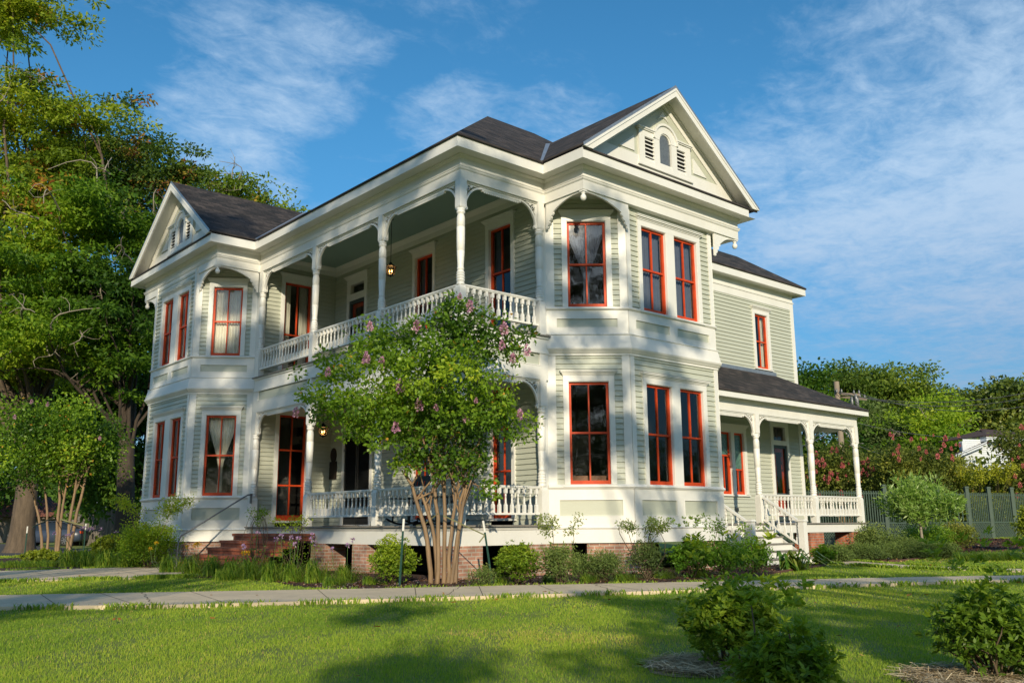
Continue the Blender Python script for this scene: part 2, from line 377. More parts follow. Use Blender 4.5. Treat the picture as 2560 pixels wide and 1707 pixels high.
# ---------------- the two bays
FRch, FRfr, FRx = frame(RA, RB), frame(RB, RC), frame(RC, RD)
FLch, FLfr, FLx = frame(LB, LA), frame(LC, LB), frame(LD, LC)
LLch = FLch.L; LLfr = FLfr.L
PRpath = [RA, RB, RC, RD]; PLpath = [LD, LC, LB, LA]
def bay(path, chF, frF, xF, ch_w, fr_w, up_ch, up_fr, lo_ch, lo_fr, x_w=None):
    # clapboards
    e = .0
    for F, (lo, lw), (hi, hw) in ((chF, lo_ch, up_ch), (frF, lo_fr, up_fr), (xF, ((), None), ((), None))):
        L = F.L
        h1 = [(w[0]-.03, w[1]+.03, .70, 3.10) for w in lo]; h2 = [(w[0]-.03, w[1]+.03, 4.6, 6.79) for w in hi]
        siding(F, .10, L-.10, .80, 3.70, h1, .0); siding(F, .10, L-.10, 4.72, 7.30, h2, .0)
    t = MB()
    # corner boards
    for F, c0, c1 in ((chF, .19, .17), (frF, .13, .13), (xF, .17, .17)):
        for z0, z1 in ((.83, 3.665), (4.745, 7.34)):
            a0, a1 = (c0, c1)
            if F is FLch: a0, a1 = c1, c0
            t.fbox(F, 0, a0, -.05, .034, z0, z1); t.fbox(F, F.L-a1, F.L, -.05, .034, z0, z1)
        # belt panels: board with recesses
    def panels(F, z0, z1, pz0, pz1, lst):
        t.fbox(F, 0, F.L, -.05, .03, z0, pz0); t.fbox(F, 0, F.L, -.05, .03, pz1, z1)
        x = 0
        for a, b in lst:
            t.fbox(F, x, a, -.05, .03, pz0, pz1); x = b
            for q in (.0, ): 
                t.fbox(F, a, b, .0, .036, pz0, pz0+.014); t.fbox(F, a, b, .0, .036, pz1-.014, pz1)
                t.fbox(F, a, a+.014, .0, .036, pz0+.014, pz1-.014); t.fbox(F, b-.014, b, .0, .036, pz0+.014, pz1-.014)
        t.fbox(F, x, F.L, -.05, .03, pz0, pz1)
        for a, b in lst: p = MB(); p.poly([F(a, .006, pz0), F(b, .006, pz0), F(b, .006, pz1), F(a, .006, pz1)]); p.build('recessed_panel', M['sage'], H)
    chp = [(.22, 1.60)] if chF is FRch else [(.22, 1.53)]
    frp = [(.22, 1.43), (1.68, 2.92)] if frF is FRfr else [(.24, 1.47), (1.72, 2.98)]
    panels(chF, -.07, .765, .17, .525, chp); panels(frF, -.07, .765, .17, .525, frp); panels(xF, -.07, .765, .17, .525, [])
    panels(chF, 4.14, 4.70, 4.285, 4.505, chp); panels(frF, 4.14, 4.70, 4.285, 4.505, frp); panels(xF, 4.14, 4.70, 4.285, 4.505, [])
    t.build('bay_trim', M['white'], H)
    b = MB()
    def belt():
        nonlocal b
        b.build('belt_moulding', M['white'], H); b = MB()
    b.sweep(path, [(-.05, -.385), (.045, -.385), (.045, -.10), (.06, -.095), (.075, -.075), (.06, -.055), (.045, -.045), (.03, -.04)]); belt()
    b.sweep(path, [(.0, .745), (.045, .745), (.055, .765), (.075, .78), (.075, .80), (.055, .825), (.03, .845), (-.05, .845)]); belt()
    b.sweep(path, [(.0, 3.655), (.05, 3.655), (.055, 3.70), (.085, 3.72), (.10, 3.745), (.125, 3.765), (.145, 3.80), (.145, 3.825), (.125, 3.835), (.105, 3.93), (.082, 4.03), (.065, 4.10), (.068, 4.11), (.085, 4.125), (.075, 4.14), (.05, 4.15), (.02, 4.155)]); belt()
    b.sweep(path, [(.0, 4.685), (.045, 4.685), (.06, 4.70), (.072, 4.715), (.072, 4.735), (.05, 4.75), (.03, 4.765), (-.05, 4.765)]); belt()
bay(PRpath, FRch, FRfr, FRx, 0, 0, ([(.495, 1.37)], 0), ([(.52, 1.39), (1.70, 2.56)], 0), ([(.47, 1.35)], 0), ([(.51, 1.38), (1.69, 2.55)], 0))
def ml(lst, L): return sorted((L-b, L-a) for a, b in lst)
Lch = ml([(.455, 1.27)], LLch); Lfr = ml([(.48, 1.28), (1.69, 2.49)], LLfr)
bay(PLpath, FLch, FLfr, FLx, 0, 0, (Lch, 0), (Lfr, 0), (Lch, 0), (Lfr, 0))
def winset(F, ws, z0, z1, kinds, mats, seeds, parent_idx=0, **k):
    o = [sash(F, a, b, z0, z1, curtain=kk, cmat=mm, seed=ss, **k) for (a, b), kk, mm, ss in zip(ws, kinds, mats, seeds)]
    casing(F, ws, z0, z1, o[0]); return o
c, cb = M['curtain'], M['curtainb']
winset(FRch, [(.47, 1.35)], .84, 3.07, [None], [c], [1])
winset(FRfr, [(.51, 1.38), (1.69, 2.55)], .84, 3.07, [None, None], [c, c], [2, 3])
winset(FRch, [(.495, 1.37)], 4.76, 6.76, ['tied'], [cb], [4])
winset(FRfr, [(.52, 1.39), (1.70, 2.56)], 4.76, 6.76, ['straight', 'straight'], [cb, cb], [5, 6])
winset(FLch, Lch, .84, 3.06, ['tied'], [c], [7])
winset(FLfr, Lfr, .84, 3.06, ['sides', 'sides'], [c, c], [8, 9])
winset(FLch, Lch, 4.76, 6.76, ['straight'], [c], [10])
winset(FLfr, Lfr, 4.76, 6.76, ['sides', 'sides'], [c, c], [11, 12])
# wooden table-top seen in the lower chamfer window, a lamp and chest behind the front pair
ib = MB(); ib.fbox(FRch, .35, 1.5, -.62, -.30, .86, 1.045); ib.build('window_bench', M['wood'], H)
ib = MB(); ib.fbox(FRfr, .55, 1.20, -1.3, -.7, .3, 1.35); ib.build('side_cabinet', M['wood'], H)
ib = MB(); ib.lathe(FRfr(.95, -.95, 0)[:2], [(.07, 1.35), (.09, 1.42), (.03, 1.5), (.03, 1.56), (.20, 1.57), (.13, 1.83)], 14); ib.build('table_lamp', M['curtain'], H)

# ---------------- plain walls
FB = frame((-9.4, 2.5), (-.09, 2.5))            # back wall of the front porch, s = x + 9.4
FS = frame((-9.4, .10), (-9.4, 2.5))            # its left return, facing the corner, s = y - .1
FK = frame((XR, 8.3), (XR, YR))                 # rear wing, s = y - 8.3
DW = (.86, 1.71)                                 # upper door
bw_lo = [(.82, 2.23, -.1, 2.53+.0), (.82, 2.23, 2.7, 3.1), (4.28, 5.02, -.1, 3.1), (7.40, 8.15, -.1, 3.1)]
bw_up = [(DW[0]-.03, DW[1]+.03, 4.0, 7.03), (4.22, 5.04, 4.0, 7.07), (7.33, 8.17, 4.0, 7.07)]
ZC1, ZC2 = 3.36, 7.69                            # ceilings of the two porch storeys
siding(FB, 0, FB.L, 0, ZC1, bw_lo, 0); siding(FB, 0, FB.L, F2, ZC2, bw_up, 0)
sw = [(.72, 1.58)]                               # side windows: y .82 .. 1.68
siding(FS, 0, FS.L, 0, ZC1, [(.70, 1.60, -.1, 3.1)], 0); siding(FS, 0, FS.L, F2, ZC2, [(.70, 1.60, 4.0, 7.03)], 0)
winset(FS, [(.72, 1.58)], .16, 3.11, [None], [c], [20], rails=[.33, .665], bottom=.15)
winset(FS, [(.72, 1.58)], 4.24, 7.0, ['sides'], [c], [21], rails=[.44])
w = winset(FB, [(7.42, 8.13)], .15, 3.11, ['straight'], [c], [22], rails=[.355, .68], bottom=.14)
winset(FB, [(4.30, 5.00)], .15, 3.11, ['sides'], [cb], [23], rails=[.355, .68], bottom=.14)
winset(FB, [(4.24, 5.02)], 4.24, 7.04, ['sides'], [cb], [24], rails=[.60])
winset(FB, [(7.35, 8.15)], 4.24, 7.04, ['sides'], [cb], [25], rails=[.60])
# upper door with transom
def doorway(F, a, b, z0, zt, zb1, zb2, kind):
    mb = MB(); T = .048; cw = .13
    mb.fbox(F, a-cw, a, -.1, T, z0, zb2+.02); mb.fbox(F, b, b+cw, -.1, T, z0, zb2+.02)
    mb.fbox(F, a, b, -.1, T, zt, zb1); mb.fbox(F, a-cw, b+cw, -.1, T+.002, zb2+.02, zb2+.19)
    mb.fbox(F, a, a+.05, -.09, T-.012, zb1, zb2+.02); mb.fbox(F, b-.05, b, -.09, T-.012, zb1, zb2+.02)
    for k, (dz, o, ex) in enumerate(((0, .065, .012), (.028, .085, .03), (.055, .115, .055), (.085, .13, .07))):
        mb.fbox(F, a-cw-ex, b+cw+ex, -.01, o, zb2+.19+dz, zb2+.19+dz+(.028 if k < 3 else .018))
    mb.fbox(F, a-cw, b+cw, -.1, .07, z0-.0, z0+.035)
    fr = mb.build('door_frame', M['white'], H)
    g = MB(); g.poly([F(a+.05, -.05, zb1), F(b-.05, -.05, zb1), F(b-.05, -.05, zb2+.02), F(a+.05, -.05, zb2+.02)]); g.build('transom_pane', M['glass'], fr)
    d = MB(); zz = z0+.035
    if kind == 'shutter':                        # pair of louvred shutters
        m = (a+b)/2
        for p, q in ((a, m-.012), (m+.012, b)):
            d.fbox(F, p, p+.07, -.035, .03, zz, zt); d.fbox(F, q-.07, q, -.035, .03, zz, zt)
            for r0, r1 in ((zz, zz+.17), (zz+.86, zz+.95), (zt-.11, zt)): d.fbox(F, p+.07, q-.07, -.035, .028, r0, r1)
            for r0, r1 in ((zz+.17, zz+.86), (zz+.95, zt-.11)):
                z = r0+.01
                while z < r1-.02:
                    d.poly([F(p+.07, .024, z), F(q-.07, .024, z), F(q-.07, -.022, z+.042), F(p+.07, -.022, z+.042)]); z += .042
        d.fbox(F, m-.012, m+.012, -.034, .012, zz, zt)
        dd = d.build('louvred_shutter_doors', M['black'], H)
        h = MB(); h.fbox(F, a-.03, a+.01, .03, .055, zt-.42, zt-.34); h.build('hinge', M['galv'], dd)
        bd = MB(); bd.fbox(F, a, b, -.09, -.05, zz, zt); bd.build('door_leaf', M['dark'], dd)
    else:
        d.fbox(F, a, a+.085, -.04, .02, zz, zt); d.fbox(F, b-.085, b, -.04, .02, zz, zt); d.fbox(F, a+.085, b-.085, -.04, .019, zt-.10, zt)
        d.fbox(F, a+.085, b-.085, -.04, .019, zz, zz+.18); d.fbox(F, a+.085, b-.085, -.04, .019, zz+.80, zz+.90)
        dd = d.build('screen_door', M['screen'], H)
        h = MB(); h.lathe(F(b-.05, .05, 0)[:2], [(.02, zz+1.0), (.028, zz+1.02), (.02, zz+1.04)], 8); h.build('door_knob', M['iron'], dd)
        r = MB(); i0, i1 = a+.085, b-.085
        r.fbox(F, i0, i0+.12, -.09, -.05, zz, zt-.1); r.fbox(F, i1-.12, i1, -.09, -.05, zz, zt-.1); r.fbox(F, i0+.12, i1-.12, -.09, -.052, zt-.22, zt-.1); r.fbox(F, i0+.12, i1-.12, -.09, -.052, zz, zz+.75)
        r.build('door_leaf', M['red'], dd)
        g = MB(); g.poly([F(i0, -.03, zz), F(i1, -.03, zz), F(i1, -.03, zt-.1), F(i0, -.03, zt-.1)]); g.build('screen_mesh', M['glass'], dd)
    return dd
doorway(FB, DW[0], DW[1], F2, 6.50, 6.70, 6.96, 'screen')
doorway(FB, .85, 2.20, 0, 2.50, 2.74, 3.02, 'shutter')
# plaques beside the front door and a house number above it
pq = MB(); n = 20
pq.plate(FB, [(.225+.165*math.cos(t*2*PI/n), 2.02+.215*math.sin(t*2*PI/n)) for t in range(n)], .024, .045); pq.build('oval_plaque', M['bronze'], H)
pq = MB(); pq.fbox(FB, .02, .42, .024, .045, 1.33, 1.84); pq.build('square_plaque', M['bronze'], H)
def text(s, F, a, z, size, off, m, parent, name='lettering', ext=.004):
    cu_ = bpy.data.curves.new(name, 'FONT'); cu_.body = s; cu_.size = size; cu_.extrude = ext; cu_.shear = .3
    o = bpy.data.objects.new(name, cu_); COL.objects.link(o); t, n_ = F.t, F.n
    p = F(a, off, z); o.matrix_world = Matrix(((t.x, 0, n_.x, p[0]), (t.y, 0, n_.y, p[1]), (0, 1, 0, p[2]), (0, 0, 0, 1)))
    me = bpy.data.meshes.new_from_object(o); mw = o.matrix_world.copy(); bpy.data.objects.remove(o); me.transform(mw); me.materials.clear(); me.materials.append(m)
    q = bpy.data.objects.new(name, me); COL.objects.link(q); q.parent = parent; return q
text('120', FB, 1.50, 2.53, .13, .052, M['iron'], H, 'house_number')
# rear wing
siding(FK, 0, FK.L, 0, ZC1, [(3.38, 3.92, .8, 2.8), (4.08, 4.62, .8, 2.8), (6.18, 7.0, 0, 3.1)], 0)
siding(FK, 0, FK.L, 3.6, 7.40, [(5.57, 6.33, 4.86, 6.74)], 0)
winset(FK, [(5.60, 6.30)], 4.92, 6.71, ['sides'], [c], [30], bottom=.07)
o = [sash(FK, a, b, .86, 2.73, rails=[r], seed=40, stained=1) for (a, b), r in zip([(3.38, 3.92), (4.10, 4.60)], (.62, .40))]
casing(FK, [(3.38, 3.92), (4.10, 4.60)], .86, 2.73, o[0])
m = mat('stained_glass', (.10, .22, .17), .2, .6, 16, spec=.6, col2=(.04, .08, .07))
for (a, b), r, w in zip([(3.38, 3.92), (4.10, 4.60)], (.62, .40), o):
    g = MB(); zr = .86+1.87*r+.03; g.fbox(FK, a+.055, b-.055, -.075, -.060, zr, 2.67); g.build('stained_pane', m, w)
doorway(FK, 6.20, 6.98, 0, 2.47, 2.62, 3.04, 'screen')
t = MB(); t.fbox(FK, FK.L-.15, FK.L+.034, -.034, .034, 3.6, 7.42); t.fbox(frame((XR, YR), (-9, YR)), -.03, .12, -.034, .034, -.4, 7.42); t.fbox(FK, FK.L-.14, FK.L+.03, -.03, .034, 0, 3.3)
t.fbox(FK, 0, .14, -.03, .034, 3.6, 7.42)
t.sweep([(XR, 8.1), (XR, YR), (-9, YR)], [(.0, 7.14), (.03, 7.14), (.03, 7.365), (.055, 7.38), (.055, 7.42), (.03, 7.43), (.03, 7.66)])
t.build('wing_trim', M['white'], H)
fx = MB(); fx.fbox(FK, 4.0, 4.1, .02, .07, .36, .46); fx.build('outlet_box', M['steel'], H)
sd = MB()
FN = frame((XR, YR), (-9, YR)); clap(sd, FN, 0, 6.7, -.3, 7.4); clap(sd, frame((-15, 12), (-15, .165)), 0, 11.8, -.3, 7.4); clap(sd, frame((-9, 12), (-15, 12)), 0, 6, -.3, 7.4); clap(sd, frame((-9, YR), (-9, 12)), 0, 4.2, -.3, 7.4)
clap(sd, frame((-.113, 8.42), (XR, 8.42)), 0, 2.3, -.3, 7.4)
clap(sd, frame((-9, 8.0), (-15, 8.0)), 0, 6, 7.4, 7.41)
sd.build('siding_wall', M['sage'], H)

# corner fillers where bays meet porch walls
t = MB()
FJ = frame((-.113, 2.40), (-.113, 2.52))
t.box(-.20, -.085, 2.36, 2.55, -.07, 7.2); t.build('junction_board', M['white'], H); t = MB(); t.box(-9.72, -9.37, .11, .20, -.07, 7.2); t.box(-9.43, -9.365, .11, .24, -.07, 7.2)
t.build('junction_board', M['white'], H)

# ---------------- porch floors, skirts, beams, cornice
t = MB()
t.box(-9.4, .055, -.055, 2.5, -.035, 0.0); t.build('porch_floor', M['deck'], H); t = MB(); t.box(-9.4, .055, -.055, 2.5, F2-.035, F2); t.build('porch_floor', M['deck'], H)
t = MB(); fp = [(-9.42, 0), (0, 0), (0, 2.47)]
t.sweep(fp, [(-.03, -.40), (-.03, -.105), (-.012, -.10), (.0, -.075), (.012, -.06), (.012, -.045), (-.03, -.037)])
t.sweep(fp, [(-.10, -.40), (-.03, -.40)])
t.build('porch_skirt', M['white'], H)
tt = MB(); tt.sweep(fp, [(.0, F2-.034), (.062, F2-.034), (.062, F2-.002), (.0, F2+.002)]); tt.build('floor_edge', M['plank'], H); tt = MB(); tt.sweep(fp, [(.0, -.034), (.062, -.034), (.062, -.002), (.0, .002)]); tt.build('floor_edge', M['plank'], H)
# middle band with recessed panels
t = MB()
def band(F, s0, s1, panels):
    t.fbox(F, s0, s1, -.16, -.012, 3.09, 3.39); t.fbox(F, s0, s1, -.10, -.012, 3.69, 4.05); x = s0
    t.fbox(F, s0, s1, -.012, .022, 4.0, 4.046); t.fbox(F, s0, s1, -.012, .01, 3.665, 3.715)
    for a, b in panels:
        t.fbox(F, x, a, -.10, -.012, 3.39, 3.69); x = b
        pn = MB(); pn.poly([F(a, -.04, 3.39), F(b, -.04, 3.39), F(b, -.04, 3.665), F(a, -.04, 3.665)]); pn.build('recessed_panel', M['sage'], H)
        for q in ((a, a+.018, 3.41, 3.665), (b-.018, b, 3.41, 3.665), (a, b, 3.39, 3.41)): t.fbox(F, q[0], q[1], -.05, -.004, q[2], q[3])
    t.fbox(F, x, s1, -.10, -.012, 3.39, 3.69)
FF = frame((-9.4, 0), (0, 0)); FZ = frame((0, 0), (0, 2.45))     # s = x + 9.4 ; s = y
PX = [-9.28, -6.216, -3.069, -.09]
ps = [x+9.4 for x in PX]
band(FF, .0, 9.388, [(ps[0]+.14, ps[1]-.09), (ps[1]+.09, ps[2]-.09), (ps[2]+.09, ps[3]-.12)])
band(FZ, -.012+.024, 2.47, [(.22, 2.24)])
t.box(-.13, -.006, .006, .13, 3.08, 4.05); t.build('porch_band', M['white'], H)
# frieze and eaves right round the two wings
c_, cl_, e_ = 1.243, 1.286, .36
FP = [(-14.98, 1.5), (-14.98, -cl_), (-9.368, -cl_), (-9.368, 0), (0, 0), (0, 2.409), (c_, 2.409), (c_, 8.072), (XR+.03, 8.072)]
t = MB()
t.sweep(FP, [(-.16, 7.14), (0, 7.14), (0, 7.355), (.012, 7.36), (.03, 7.385), (.03, 7.405), (.045, 7.42), (.045, 7.435), (.0, 7.445), (0, 7.62), (.02, 7.63), (.035, 7.65), (.055, 7.66), (.055, 7.683)])
t.sweep(FP, [(-.16, 7.14), (-.16, 7.7)])
t.build('cornice_frieze', M['white'], H)
EP = FP[:-1]+[(XR, 8.072), (XR, YR), (-9, YR)]
t = MB()
t.sweep(EP[:8]+[(XR, 8.072)], [(-.02, 7.684), (e_-.03, 7.684)]); t.sweep(FP[:8], [(e_-.03, 7.684), (e_-.03, 7.655), (e_, 7.655), (e_, 7.885), (e_-.03, 7.885)])
t.build('eaves', M['white'], H)
t = MB()
RP = [(XR, 8.0), (XR, YR), (-9, YR)]
t.sweep(RP, [(-.0, 7.655), (.05, 7.66), (.06, 7.684), (e_-.03, 7.684), (e_-.03, 7.655), (e_, 7.655), (e_, 7.885), (e_-.03, 7.885)])
t.build('wing_eaves', M['white'], H)
# bay overhang ceilings
for x0, x1, y0, y1 in ((-.16, 1.1, 2.45, 4.2), (-.1, 1.1, 6.8, 8.0), (-11, -9.5, -1.15, .2), (-14.9, -13.7, -1.15, .2)):
    t = MB(); t.poly([(x0, y0, 7.30), (x1, y0, 7.30), (x1, y1, 7.30), (x0, y1, 7.30)]); t.build('overhang_ceiling', M['white'], H)
# porch ceilings and the cornice along the wall behind
for z in (ZC2, ZC1): t = MB(); t.box(-9.39, -.1, .1, 2.49, z, z+.03); t.build('porch_ceiling', M['ceil'], H)
t = MB(); cp = [(-9.4, .16), (-9.4, 2.5), (-.1, 2.5)]
cp = [(-.15, 2.5), (-9.4, 2.5), (-9.4, .16)]
for zt, hh in ((ZC2, .26), (ZC1, .16)):
    t = MB(); t.sweep([(p[0], p[1]) for p in [(-9.4, .16), (-9.4, 2.5), (-.1, 2.5)]], [(.022, zt-hh), (.03, zt-hh+.02), (.03, zt-.12), (.06, zt-.08), (.11, zt-.03), (.12, zt)]); t.build('porch_cornice', M['white'], H)
# added near-black internal cores keep daylight from passing through the shell
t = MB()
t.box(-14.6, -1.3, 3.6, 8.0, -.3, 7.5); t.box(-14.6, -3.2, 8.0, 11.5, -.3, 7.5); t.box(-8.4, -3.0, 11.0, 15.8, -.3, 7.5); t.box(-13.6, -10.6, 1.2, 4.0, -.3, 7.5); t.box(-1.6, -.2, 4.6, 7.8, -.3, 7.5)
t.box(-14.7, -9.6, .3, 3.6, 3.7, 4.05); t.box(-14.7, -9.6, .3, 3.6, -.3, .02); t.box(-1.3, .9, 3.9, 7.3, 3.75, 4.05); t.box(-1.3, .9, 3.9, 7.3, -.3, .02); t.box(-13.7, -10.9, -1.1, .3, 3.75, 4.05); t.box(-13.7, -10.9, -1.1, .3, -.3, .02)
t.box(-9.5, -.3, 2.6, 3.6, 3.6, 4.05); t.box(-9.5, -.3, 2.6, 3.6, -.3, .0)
t.build('added_cores', M['dark'], H)

# ---------------- posts, brackets, railings
PROF = [(.088, .78), (.092, .80), (.078, .83), (.080, .85), (.094, .87), (.094, .885), (.080, .90), (.080, .91), (.094, .925), (.094, .94), (.080, .955), (.080, .965), (.092, .98), (.092, .995), (.078, 1.01), (.078, 1.02), (.088, 1.035), (.088, 1.05), (.070, 1.07),
        (.066, 1.10), (.076, 1.11), (.076, 1.135), (.066, 1.15), (.068, 1.20), (.083, 1.50), (.080, 1.505), (.084, 1.51), (.089, 1.75), (.089, 2.02), (.084, 2.025), (.089, 2.03), (.088, 2.22), (.080, 2.27), (.072, 2.29), (.070, 2.31), (.090, 2.33), (.094, 2.35), (.090, 2.365), (.078, 2.375), (.090, 2.39), (.094, 2.41), (.088, 2.43), (.07, 2.44)]
def post(x, y, z0, top=3.06, w=.088, extra=0.0):
    mb = MB(); k = lambda h: h+extra*smooth(h/2)
    mb.lathe((x, y), [(r, k(h)) for r, h in PROF], 16, z=z0)
    ch = .035
    def sq(z, r): return [(x-r, y-r, z), (x+r, y-r, z), (x+r, y+r, z), (x-r, y+r, z)]
    mb.grid([sq(z0, w), sq(z0+.72, w), sq(z0+.77, w-.02), sq(z0+.80, w-.03)], False, True); mb.poly(sq(z0+.80, w-.03))
    mb.grid([sq(z0+k(2.42), w-.03), sq(z0+k(2.44), w-.012), sq(z0+k(2.47), w), sq(z0+top, w)], False, True); mb.poly(sq(z0+k(2.42), w-.03)[::-1])
    return mb.build('porch_post', M['white2'], H)
def bracket(mb, F, s, d, zt, oc, wx=.50, hz=.56, th=.05):
    """pierced quarter-arch between post face (s) and beam underside (zt); d = +1/-1 along s"""
    n = 12; out = []; inn = []
    for i in range(n+1):
        a = PI/2*i/n
        out.append((s+d*(wx-wx*.93*math.cos(a)), zt-hz+hz*.93*math.sin(a)))      # concave curve from post foot to beam end
    # curve: starts (s+.07wx , zt-hz) ends (s+wx, zt-.07hz)
    arc = [(s+d*(wx-(wx-.03)*math.cos(PI/2*i/n)), zt-hz+(hz-.045)*math.sin(PI/2*i/n)) for i in range(n+1)]
    inner = [(s+d*(wx-(wx+.012)*math.cos(PI/2*i/n)), zt-hz+(hz-.002)*math.sin(PI/2*i/n)) for i in range(n+1)]
    for i in range(n):
        q = [arc[i], arc[i+1], (max(inner[i+1][0], s) if d > 0 else min(inner[i+1][0], s), inner[i+1][1]), (max(inner[i][0], s) if d > 0 else min(inner[i][0], s), inner[i][1])]
        mb.plate(F, q, oc-th/2, oc+th/2)
    # corner plate with slots: strips along post and beam plus a fan
    tt_ = .018
    def P(u, v): return (s+d*u*wx, zt-v*hz)
    mb.plate(F, [P(0, 0), P(.66, 0), P(.60, .06), P(.07, .06)], oc-tt_, oc+tt_); mb.plate(F, [P(0, 0), P(.07, .06), P(.06, .60), P(0, .66)], oc-tt_, oc+tt_)
    mb.plate(F, [P(.07, .06), P(.14, .06), P(.27, .23), P(.22, .27), P(.06, .13)], oc-tt_, oc+tt_)
    mb.plate(F, [P(.30, .06), P(.44, .06), P(.40, .13), P(.30, .13)], oc-tt_, oc+tt_); mb.plate(F, [P(.06, .30), P(.13, .30), P(.13, .42), P(.06, .44)], oc-tt_, oc+tt_)
    mb.plate(F, [P(.16, .17), P(.25, .13), P(.28, .20), P(.20, .25)], oc-tt_, oc+tt_)
    # drops at both ends of the curve
    mb.plate(F, [P(.92, .0), P(1.04, .0), P(1.04, .10), P(1.0, .16), P(.95, .15)], oc-th/2-.004, oc+th/2+.004)
    mb.plate(F, [P(.0, .90), P(.11, .92), P(.15, .98), P(.11, 1.06), P(.0, 1.05)], oc-th/2-.004, oc+th/2+.004)
def valance(mb, F, s0, s1, zt, oc):
    mb.fbox(F, s0, s1, oc-.022, oc+.022, zt-.05, zt-.0); mb.fbox(F, s0, s1, oc-.012, oc+.012, zt-.075, zt-.05)
    n = max(3, int((s1-s0)/.055)); w = (s1-s0)/n
    for i in range(n):
        a = s0+i*w
        mb.plate(F, [(a+.004, zt-.074), (a+w-.004, zt-.074), (a+w*.78, zt-.098), (a+w*.5, zt-.106), (a+w*.22, zt-.098)], oc-.010, oc+.010)
def arches(F, cs, zt, oc, half=.088):
    """fretwork of one side: cs = post centres along s"""
    for i, (a, b) in enumerate(zip(cs, cs[1:])):
        mb = MB(); bracket(mb, F, a+half, 1, zt, oc); mb.build('fretwork_bracket', M['white2'], H)
        mb = MB(); bracket(mb, F, b-half, -1, zt, oc); mb.build('fretwork_bracket', M['white2'], H)
        mb = MB(); valance(mb, F, a+half+.52, b-half-.52, zt, oc); mb.fbox(F, a+half, b-half, oc-.045, oc+.045, zt, zt+.03); mb.build('scalloped_valance', M['white2'], H)
BPROF = [(.018, .2), (.030, .215), (.030, .225), (.017, .235), (.022, .26), (.020, .32), (.016, .40), (.027, .415), (.027, .425), (.015, .435), (.020, .455), (.018, .47)]
def baluster(mb, x, y, z0, t=(1, 0), h=.54):
    r = .030; t = Vector(t).normalized(); n = Vector((-t.y, t.x))
    def sq(z, q=r): return [(x+t.x*a*q+n.x*b*q, y+t.y*a*q+n.y*b*q, z) for a, b in ((-1, -1), (1, -1), (1, 1), (-1, 1))]
    mb.grid([sq(z0), sq(z0+.155), sq(z0+.18, .018)], False, True); mb.grid([sq(z0+h-.115, .018), sq(z0+h-.10), sq(z0+h)], False, True)
    k = (h-.115-.18)/.27
    mb.lathe((x, y), [(rr, .18+(hh-.2)*k) for rr, hh in BPROF], 8, False, z=z0)
def railing(F, s0, s1, z0, oc, n, single=True, top=.80):
    mb = MB()
    mb.fbox(F, s0, s1, oc-.05, oc+.05, z0+top-.03, z0+top); mb.fbox(F, s0, s1, oc-.033, oc+.033, z0+top-.055, z0+top-.03)
    mb.fbox(F, s0, s1, oc-.045, oc+.045, z0+.205, z0+.245)
    r = mb.build('railing', M['white2'], H); w = (s1-s0)/n; allb = MB()
    for i in range(n):
        b = MB() if single else allb; p = F(s0+w*(i+.5), oc, 0); baluster(b, p[0], p[1], z0+.245, F.t, top-.055-.245)
        if single: b.build('baluster', M['white2'], r)
    if not single: q = allb.build('balusters', M['white2'], r); q['kind'] = 'stuff'
YP = .09
for z0, ex, top in ((0, .05, 3.09), (F2, 0, 3.06)):
    for x in PX: post(x, YP, z0, top, extra=ex)
    post(-.09, 2.31, z0, top, extra=ex)
    zt = z0+top
    arches(FF, ps, zt-.03, -YP); arches(frame((-.09, YP), (-.09, 2.31)), [0, 2.22], zt-.03, 0)
Fside = frame((-.09, YP), (-.09, 2.31))
for a, b, one in ((ps[0], ps[1], False), (ps[1], ps[2], True), (ps[2], ps[3], True)): railing(FF, a+.088, b-.088, F2, -YP, 17, one)
railing(Fside, .088, 2.13, F2, 0, 12)
for a, b in ((ps[1], ps[2]), (ps[2], ps[3])): railing(FF, a+.088, b-.088, 0, -YP, 17)
railing(Fside, .088, 2.13, 0, 0, 12)
# brackets and pendants under the bay overhangs
def overbracket(mb, F, s, d, zt, oc, w=1.0):
    mb = MB()
    n = 14; pts = [(s, zt), (s+d*w, zt)]
    pts.append((s+d*w, zt-.035)); pts.append((s+d*(w-.04), zt-.06)); pts.append((s+d*(w-.09), zt-.03)); pts.append((s+d*(w-.13), zt-.035))
    for i in range(1, 10):
        a = i/9; pts.append((s+d*(w-.13-(w-.13-.26)*a), zt-.035-.20*a**2.2))
    for u, v in ((.24, .25), (.25, .29), (.22, .32), (.18, .33), (.19, .38), (.15, .42), (.11, .43), (.12, .48), (.08, .52), (.05, .525), (.06, .57), (.03, .60), (0, .58)): pts.append((s+d*u, zt-v))
    mb.plate(F, pts, oc-.022, oc+.022); mb.build('eave_bracket', M['white2'], H)
t = MB()
FBa = frame((0, 2.409), (c_, 2.409)); FBb = frame((c_, 2.409), (c_, 8.072))
overbracket(t, FBa, .0+.0, 1, 7.14, -.06, 1.16); overbracket(t, FBb, 1.51-.02, -1, 7.14, -.06, 1.40)
overbracket(t, FBb, 7.072-2.409+.02, 1, 7.14, -.06, .92)
FBc = frame((-9.368-cl_*0, -cl_), (-9.368, 0)); FBd = frame((-14.98, -cl_), (-9.368, -cl_))
overbracket(t, FBc, 1.28, -1, 7.14, -.06, 1.2); overbracket(t, FBd, 14.98-10.685+.02, 1, 7.14, -.06, 1.22); overbracket(t, FBd, 14.98-13.895-.02, -1, 7.14, -.06, 1.02)
